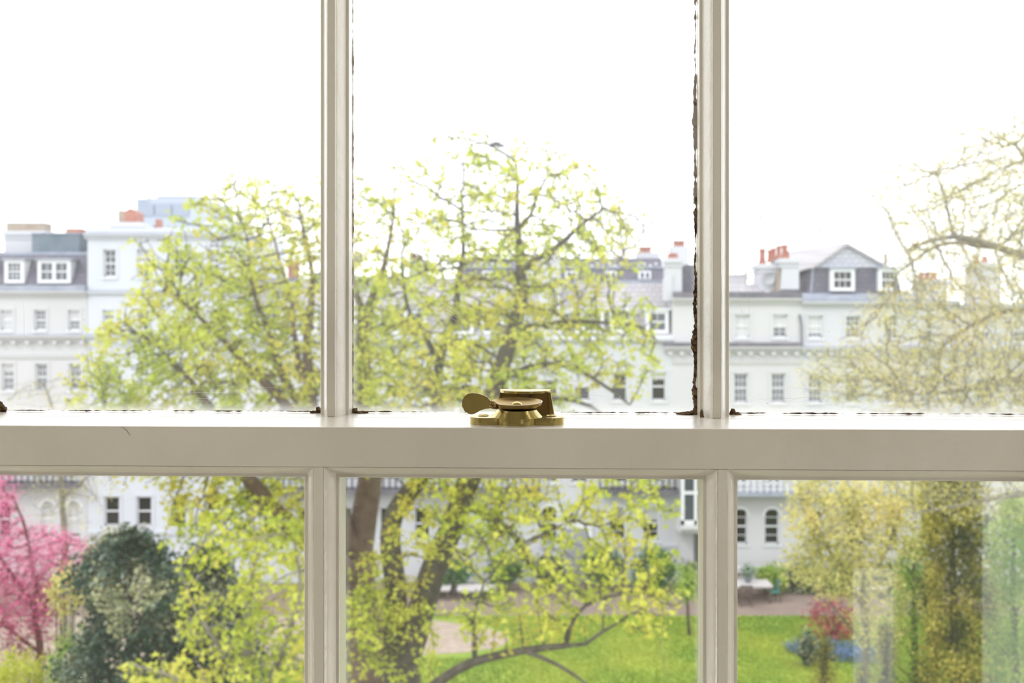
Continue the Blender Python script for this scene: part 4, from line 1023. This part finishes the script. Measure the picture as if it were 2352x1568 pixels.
# T4: pale plane tree reaching in from the right
tree('plane_tree', 'pale fine-leaved plane tree reaching in from the right edge with arching grey branches', 'tree', [
    [(2760, 2500, 18, .55), (2740, 1900, 18, .48), (2720, 1300, 18, .40), (2700, 950, 18, .33), (2640, 760, 18, .24)],
    [(2640, 760, 18, .13), (2500, 640, 17.9, .10), (2380, 588, 17.8, .075), (2290, 578, 17.7, .06), (2235, 545, 17.6, .05), (2190, 518, 17.5, .045), (2130, 538, 17.4, .035), (2080, 575, 17.3, .02)],
    [(2190, 518, 17.5, .035), (2165, 460, 17.5, .025), (2155, 400, 17.5, .015)],
    [(2290, 578, 17.7, .05), (2210, 545, 17.9, .035), (2130, 560, 18, .028), (2060, 630, 18, .015)],
    [(2660, 800, 18, .10), (2480, 600, 18.2, .07), (2400, 430, 18.3, .045), (2330, 330, 18.3, .02)],
    [(2700, 1000, 18, .12), (2500, 900, 17.6, .08), (2340, 860, 17.4, .05), (2220, 900, 17.3, .035), (2100, 905, 17.2, .02)],
    [(2705, 1150, 18, .12), (2500, 1130, 17.4, .08), (2350, 1130, 17.2, .05), (2200, 1160, 17.1, .03), (2100, 1180, 17, .015)],
    [(2640, 760, 18, .09), (2480, 740, 18.1, .06), (2330, 700, 18.2, .04), (2200, 760, 18.2, .02)],
  ], [(2300, 560, 17.9, 270, 210, 1.8, 2.4), (2200, 780, 17.6, 270, 160, 1.8, 2.6), (2330, 400, 18.1, 190, 170, 1.3, 1.6), (2150, 880, 17.3, 300, 90, 1.6, 1.5), (2080, 440, 17.6, 120, 80, .9, .35), (2250, 1080, 17.2, 230, 120, 1.3, 1.4), (1960, 860, 17.2, 140, 70, 1, .5), (2310, 900, 17.4, 130, 160, 1.3, .8)],
    9000, BARK_G, LEAF_P, .030, per=5, kind='oval', frac=.85, seed=41, spread=.07, tint_mu=tmu, step=.085, kill=.10, tip=.0045, trop=(0, 0, 0))

# T5: small flowering tree on the lawn
tree('flowering_tree', 'small tree full of creamy yellow blossom at the right edge of the lawn', 'tree', [
    [(1990, 1830, 29, .13), (1988, 1560, 29, .11), (1985, 1400, 29, .09), (1982, 1280, 29, .06), (1975, 1180, 29, .03)],
    [(1985, 1400, 29, .05), (1930, 1300, 28.8, .035), (1870, 1220, 28.7, .02), (1840, 1150, 28.7, .01)],
    [(1985, 1360, 29, .05), (2040, 1260, 29, .03), (2070, 1160, 29, .015)],
    [(1986, 1480, 29, .04), (1940, 1420, 28.6, .03), (1880, 1370, 28.5, .015)],
  ], [(1930, 1200, 28.9, 130, 120, 1.5, 2.2), (2040, 1180, 29, 130, 120, 1.4, 1.4), (1920, 1300, 28.8, 130, 70, 1.3, 1.3), (1870, 1130, 28.9, 60, 60, .8, .3), (2010, 1360, 29, 90, 80, 1, .4), (2020, 1450, 28.6, 70, 60, .8, .22)],
    3000, BARK_G, LEAF_F, .078, per=6, kind='oval', frac=.75, seed=53, spread=.11, tint_mu=tmu, step=.13, kill=.15, tip=.005)

# ivy-clad evergreen and the pale one beside it
def column(name, label, px, Y, py_top, w_px, leafm, n, size, seed, taper=.5, cat='tree', low=0., sp=.10, per=4):
    c = P(px, HORIZON, Y); H = PZ(py_top, Y); rx = w_px/2/F*Y; r_ = np.random.default_rng(seed)
    root = empty(name, (c.x, Y, 0)); tag(root, label, cat)
    MB().tube([(0, 0, 0), (.05, 0, H*.4), (-.03, 0, H*.75), (0, 0, H*.97)], [.16, .12, .07, .02], 8).build('trunk', BARK, root, smooth=True)
    b = MB()
    for k in range(24):
        z = H*(.1 + .85*k/24); a = k*2.4; rr = rx*.8*(1 - taper*z/H); b.tube([(0, 0, z-.3), (rr*.5*math.cos(a), rr*.5*math.sin(a), z), (rr*math.cos(a), rr*math.sin(a), z+.25)], [.03, .02, .008], 4)
    b.build('branches', BARK, root)
    z = H*(low + (1-low)*r_.random(n)); a = r_.uniform(0, 2*math.pi, n)
    k = np.array([1 + .6*noise.noise(Vector((math.cos(t)*1.1, math.sin(t)*1.1, zz*.9 + seed))) + .45*noise.noise(Vector((math.cos(t)*3, math.sin(t)*3, zz*2.6 + seed))) for t, zz in zip(a, z)])
    top = np.clip((H - z)/(rx*min(2.2, .6 + 3*taper)), 0, 1)**.5
    rr = rx*(1 - taper*z/H)*k*top*np.sqrt(r_.uniform(.35, 1, n))
    tm = np.array([min(1, max(0, .45 + 1.1*noise.noise(Vector((math.cos(t)*1.6, math.sin(t)*1.6, zz*1.5 + seed))) + .18*(r_.random() - .5))) for t, zz in zip(a, z)])
    leaves('foliage', np.stack([rr*np.cos(a), rr*np.sin(a), z], 1), size, leafm, root, 'oval', per, sp, seed+3, tint_mu=tm)
    return root
column('ivy_clad_tree', 'tall olive-green ivy-clad tree rising behind the lower right pane', 2190, 25, 1010, 150, LEAF_O, 9500, .06, 61, taper=.15)
column('ivy_clad_tree', 'second olive-green ivy-clad tree at the right edge of the view', 2330, 27, 1150, 150, LEAF_G, 6500, .06, 62, taper=.2)
column('yew_tree', 'slim brownish green yew beside the blue flower bed', 1893, 27, 1470, 84, LEAF_O, 1500, .045, 63, taper=.6)
column('yew_tree', 'short dark yew at the foot of the flowering tree', 1978, 26, 1525, 60, LEAF_O, 800, .045, 64, taper=.6)
column('cypress', 'olive cypress left of the ivy-clad tree', 2036, 26.5, 1440, 78, LEAF_O, 1700, .045, 65, taper=.55)
column('cypress', 'bright green cypress between the flowering tree and the ivy-clad tree', 2100, 30, 1240, 130, LEAF_G, 3000, .055, 66, taper=.35)

# pink blossom tree, far left
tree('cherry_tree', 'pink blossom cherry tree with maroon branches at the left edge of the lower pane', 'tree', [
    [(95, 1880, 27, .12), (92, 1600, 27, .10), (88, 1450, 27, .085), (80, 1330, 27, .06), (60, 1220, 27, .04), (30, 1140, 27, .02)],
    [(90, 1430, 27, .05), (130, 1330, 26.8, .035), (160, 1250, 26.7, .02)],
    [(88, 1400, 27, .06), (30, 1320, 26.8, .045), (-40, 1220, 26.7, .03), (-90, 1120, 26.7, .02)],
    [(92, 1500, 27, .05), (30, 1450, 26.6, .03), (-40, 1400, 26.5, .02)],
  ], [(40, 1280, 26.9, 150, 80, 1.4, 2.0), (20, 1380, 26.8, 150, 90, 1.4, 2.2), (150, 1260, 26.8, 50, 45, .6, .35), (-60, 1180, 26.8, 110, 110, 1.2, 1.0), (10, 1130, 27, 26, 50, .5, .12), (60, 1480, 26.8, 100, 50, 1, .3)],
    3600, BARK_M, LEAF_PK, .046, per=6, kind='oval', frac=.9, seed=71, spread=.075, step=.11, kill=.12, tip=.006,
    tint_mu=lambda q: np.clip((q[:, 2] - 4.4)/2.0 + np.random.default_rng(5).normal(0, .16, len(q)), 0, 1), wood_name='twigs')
# dark evergreen at lower left, with other shrubs about it
column('holly_tree', 'dark glossy evergreen holly between the pink cherry and the yellow-green maple', 300, 23, 1225, 270, LEAF_D, 4200, .085, 81, taper=.05, low=.45, per=4)
column('holly_tree', 'grey-green evergreen behind the young yellow-green maple', 470, 24.4, 1262, 240, LEAF_D, 3200, .085, 82, taper=.1, low=.45, per=4)
bush('golden_shrub', 'golden yellow-green shrub in the bottom left corner', 35, 24, 1500, 1700, 180, LEAF_Y, 1500, .055, seed=2)
bush('flowering_shrub', 'creamy blossom sprays between the pink cherry and the dark holly', 150, 24.5, 1300, 1420, 90, LEAF_F, 260, .06, seed=3)
bush('flowering_shrub', 'yellow-green young shrub at the foot of the pink cherry', 170, 24, 1440, 1660, 120, LEAF_G, 700, .055, seed=4)
bush('garden_shrub', 'grey-leaved shrub under the dark holly', 190, 22.4, 1480, 1720, 150, LEAF_D, 900, .05, seed=5)
bush('garden_shrub', 'green and amber shrub below the two square windows of the tall house', 250, 30, 1222, 1400, 170, LEAF_O, 1100, .07, seed=6)
# weeping birch and bare trees
tree('weeping_tree', 'small weeping tree with drooping yellow catkins in front of the left house', 'tree', [
    [(150, 1480, 41, .14), (148, 1250, 41, .12), (140, 1080, 41, .09), (130, 960, 41, .06), (100, 880, 41, .03)],
    [(140, 1060, 41, .06), (190, 960, 40.8, .04), (230, 900, 40.8, .02)],
    [(140, 1100, 41, .05), (80, 1040, 40.8, .03), (40, 1000, 40.8, .015)],
    [(145, 1140, 41, .05), (220, 1080, 40.6, .03), (260, 1060, 40.6, .015)],
  ], [(120, 930, 41, 120, 80, 1.6, 1.4), (150, 1130, 40.8, 110, 90, 1.4, 1.2), (230, 1100, 40.6, 50, 60, .8, .4)],
    700, BARK_G, LEAF_F, .06, per=4, kind='oval', frac=.55, seed=91, spread=.12, trop=(0, 0, -.15), droop=.5, step=.2, kill=.28, tip=.008)
for (px, Y, top, wpx, sd_, lab) in ((1430, 84, 455, 150, 92, 'bare greyish tree rising behind the rear slate roof'), (1712, 90, 585, 60, 93, 'small bare tree behind the low roof left of the red chimney pots'), (1225, 86, 560, 110, 96, 'bare tree behind the roof in the middle of the upper pane')):
    tree('bare_tree', lab, 'tree', [[(px, 1150, Y, .30), (px, 800, Y, .24), (px+4, 680, Y, .16), (px, (top+680)/2, Y, .09)]],
         [(px, top + 90, Y, wpx*.7, 90, 3, 1), (px, top+50, Y, wpx*.5, 50, 3, .5)], 420 if wpx > 80 else 160, BARK_G, LEAF_F, .10, per=2, kind='oval', frac=.5, seed=sd_, step=.5, kill=.6, infl=9, tip=.022, spread=.2, leaf_r=.05)
# sapling beside the right bar of the lower sash
tree('sapling', 'young light green sapling with a thin dark trunk at the edge of the far lawn', 'tree', [
    [(1583, 1466, 42, .07), (1582, 1400, 42, .055), (1580, 1340, 42, .03)]], [(1580, 1340, 42, 45, 42, .7, 1)], 130, BARK, LEAF_G, .09, per=8, kind='oval', frac=1, seed=97, step=.14, kill=.18, spread=.14)
bush('japanese_maple', 'low crimson-leaved maple at the edge of the brown terrace', 1915, 41.5, 1366, 1475, 120, LEAF_RD, 420, .075, cat='shrub', seed=8, stemm=BARK_M)
# bushes against the far houses
for i, (px, t_, b_, wpx, m_, lab) in enumerate((
    (1160, 1268, 1345, 84, LEAF_B, 'dark green bush at the left end of the far flower border'),
    (1262, 1270, 1345, 76, LEAF_D, 'blackish green bush second from the left against the far house'),
    (1385, 1258, 1345, 96, LEAF_B, 'round green bush below the arched window with the pale blind'),
    (1505, 1256, 1352, 122, LEAF_B, 'largest green bush beside the oriel bay'),
    (1592, 1292, 1352, 44, LEAF_D, 'small dark bush under the oriel bay'),
    (1772, 1296, 1362, 72, LEAF_G, 'fresh light green bush behind the garden table'),
    (1845, 1290, 1365, 84, LEAF_D, 'dark bush right of the light green one'),
    (1940, 1300, 1368, 110, LEAF_B, 'green bush behind the trunk of the flowering tree'),
    (2050, 1290, 1368, 110, LEAF_B, 'green bush behind the olive cypress'),
    (1030, 1280, 1350, 110, LEAF_B, 'green bush half hidden behind the maple limbs'))):
    bush('border_bush', lab, px, 48.3 - .3*(i % 2), t_, b_, wpx, m_, 620, .10, cat='bush', group='bushes along the foot of the far houses', seed=20+i, dy=.7)
bush('dark_shrub', 'small dark shrub standing in the blue flower bed', 1856, 38.5, 1445, 1530, 50, LEAF_D, 260, .08, seed=40)
# bluebells
n = 1500; q = rng.uniform(-1, 1, (n*2, 2)); q = q[(q**2).sum(1) < 1][:n]; n = len(q)
cx_, cy_ = PX(1925, 40), 39.6; hx, hy = 1.9, .9
pts = np.stack([cx_ + q[:, 0]*hx, cy_ + q[:, 1]*hy - q[:, 0]*.45, rng.uniform(.05, .34, n)], 1)
fb = leaves('bluebells', pts, .05, LEAF_BL, None, 'oval', 4, .05, 77); tag(fb, 'patch of blue spring flowers at the right side of the lawn', 'flowers', kind='stuff')
# low white balustrade and furniture on the terrace
WOOD_T = mat('weathered_white_table', (.56, .53, .55), .6); WOOD_D = mat('dark_teak', (.10, .07, .055), .7); GREENP = mat('teal_green_paint', (.05, .22, .20), .5)
fe = empty('garden_balustrade', (X5(1716), 49.3, 0)); tag(fe, 'low white balustrade with pickets behind the garden table', 'balustrade')
MB().box(-.85, .85, -.05, .05, PZ(1303, 49.3)-.06, PZ(1300, 49.3)).box(-.85, .85, -.04, .04, .05, .12).build('top_rail', TRIM_W, fe)
for k in range(9): MB().box(-.82+k*.205-.03, -.82+k*.205+.03, -.02, .02, 0, PZ(1303, 49.3)-.05).build('picket', TRIM_W, fe)
def table(label, px, Y, lx, ly, h=.76):
    t = empty('garden_table', (PX(px, Y), Y, 0)); tag(t, label, 'table')
    MB().box(-lx/2, lx/2, -ly/2, ly/2, h-.05, h).box(-lx/2+.05, lx/2-.05, -ly/2+.05, ly/2-.05, h-.12, h-.05).build('table_top', WOOD_T, t, bevel=.01)
    for sx in (-1, 1):
        for sy in (-1, 1): MB().box(sx*(lx/2-.12)-.04, sx*(lx/2-.12)+.04, sy*(ly/2-.1)-.04, sy*(ly/2-.1)+.04, 0, h-.12).build('leg', WOOD_D, t)
    MB().box(-lx/2+.12, lx/2-.12, -.03, .03, .18, .24).build('stretcher', WOOD_D, t)
    return t
def chair(label, px, Y, rz, m, group=None):
    t = empty('garden_chair', (PX(px, Y), Y, 0), rz); tag(t, label, 'chair', group)
    MB().box(-.24, .24, -.24, .24, .42, .46).build('seat', m, t)
    b = MB().box(-.24, .24, .21, .25, .82, .90).box(-.24, .24, .21, .25, .50, .55)
    b.build('back_frame', m, t)
    for k in range(4): MB().box(-.19+k*.127-.02, -.19+k*.127+.02, .22, .24, .55, .82).build('back_slat', m, t)
    for sx in (-1, 1):
        MB().box(sx*.22-.025, sx*.22+.025, -.24, -.19, 0, .42).build('leg', WOOD_D, t); MB().box(sx*.22-.025, sx*.22+.025, .20, .25, 0, .90).build('leg', WOOD_D, t)
    return t
table('long white garden table with a potted plant, on the brown terrace', 1722, 46.9, 1.75, 1.1)
chair('teal green garden chair at the right end of the table', 1776, 46.7, R(-80), GREENP)
chair('dark garden chair tucked under the near side of the table', 1712, 46.1, R(180), WOOD_D)
chair('dark garden chair behind the table', 1705, 47.7, R(5), WOOD_D)
pp = empty('potted_plant', (PX(1718, 46.9), 46.9, .76)); tag(pp, 'small green plant in a grey pot on the garden table', 'potted plant')
MB().lathe([(0, 0), (.12, 0), (.17, .28), (.19, .28), (.19, .32), (.15, .32), (.14, .26), (0, .26)], n=16).build('pot', mat('grey_pot', (.16, .17, .20), .6), pp, auto=40)
leaves('foliage', np.random.default_rng(4).normal(0, 1, (60, 3))*np.array([.16, .16, .12]) + np.array([0, 0, .52]), .07, LEAF_B, pp, 'oval', 4, .05, 5)
table('low white garden table left of centre behind the maple branches', 1000, 47.3, 1.35, 1.0, .5)
table('low white garden table behind the forked branch', 1096, 47.2, 1.7, 1.0, .5)
tb = empty('garden_bench', (PX(2000, 47.2), 47.2, 0)); tag(tb, 'small pale bench on the terrace beside the flowering tree', 'bench')
for k in range(4): MB().box(-.65, .65, -.22+k*.12, -.13+k*.12, .42, .46).build('seat_slat', WOOD_T, tb)
for sx in (-1, 1): MB().box(sx*.55-.04, sx*.55+.04, -.2, .22, 0, .42).build('leg', WOOD_D, tb)
# ------------------------------------------------------------------ pigeon perched on the topmost twig
def skin_body(name, chain, edges, m, parent, lvl=2):
    me = bpy.data.meshes.new(name); me.from_pydata([c[:3] for c in chain], edges, []); o = link(name, me, parent); me.materials.append(m)
    s = o.modifiers.new('skin', 'SKIN')
    for v, c in zip(me.skin_vertices[0].data, chain): v.radius = (c[3], c[4] if len(c) > 4 else c[3])
    me.skin_vertices[0].data[0].use_root = True
    ss = o.modifiers.new('sub', 'SUBSURF'); ss.levels = ss.render_levels = lvl; s.use_smooth_shade = True
    return o
PIG = mat('pigeon_grey', (.17, .19, .24), .7, c2=(.27, .27, .32), scale=14); PIG_D = mat('pigeon_wing', (.10, .11, .14), .7); BEAK = mat('pigeon_beak', (.35, .25, .14), .6)
YB = 19.6; bp_ = P(1143, 338, YB)
pg = empty('pigeon', bp_); tag(pg, 'grey wood pigeon perched on the topmost twig of the central maple', 'bird')
body_ = skin_body('body', [(0, 0, .06, .055), (.055, 0, .035, .05), (.10, 0, .02, .03), (.128, 0, .004, .024), (-.055, 0, .065, .045), (-.11, 0, .055, .022, .016), (-.19, 0, .045, .018, .007)], [(0, 1), (1, 2), (2, 3), (0, 4), (4, 5), (5, 6)], PIG, pg)
MB().prism([(.145, .006), (.175, -.010), (.145, -.010)], -.006, .006, 'y').build('beak', BEAK, pg)
for s in (-1, 1):
    MB().lathe([(0, -.004), (.0045, -.002), (.0045, .002), (0, .004)], .134, s*.021, 8).build('eye', IRON, pg).location = (0, 0, .010)
    b = MB(); out = [(.055, .05), (.02, .095), (-.05, .085), (-.12, .055), (-.17, .045), (-.10, .035), (-.02, .025), (.04, .025)]
    b.prism(out, s*.046 - .004, s*.046 + .004, 'y').build('wing', PIG_D, pg, bevel=.003)
    MB().tube([(.0, s*.015, .01), (.0, s*.018, -.03)], .004, 5).build('leg', BEAK, pg)
# the twig it stands on, growing from the crown below
tw = MB().tube([P(1180, 372, 19.5), P(1165, 352, 19.55), bp_ + Vector((.02, 0, -.03)), bp_ + Vector((-.12, 0, .0))], [.012, .009, .007, .004], 6)
mt = [o for o in bpy.data.objects if o.name == 'maple_tree'][0]
t_ = tw.build('twig', BARK, mt); t_.matrix_parent_inverse = Matrix.Translation(-mt.location)
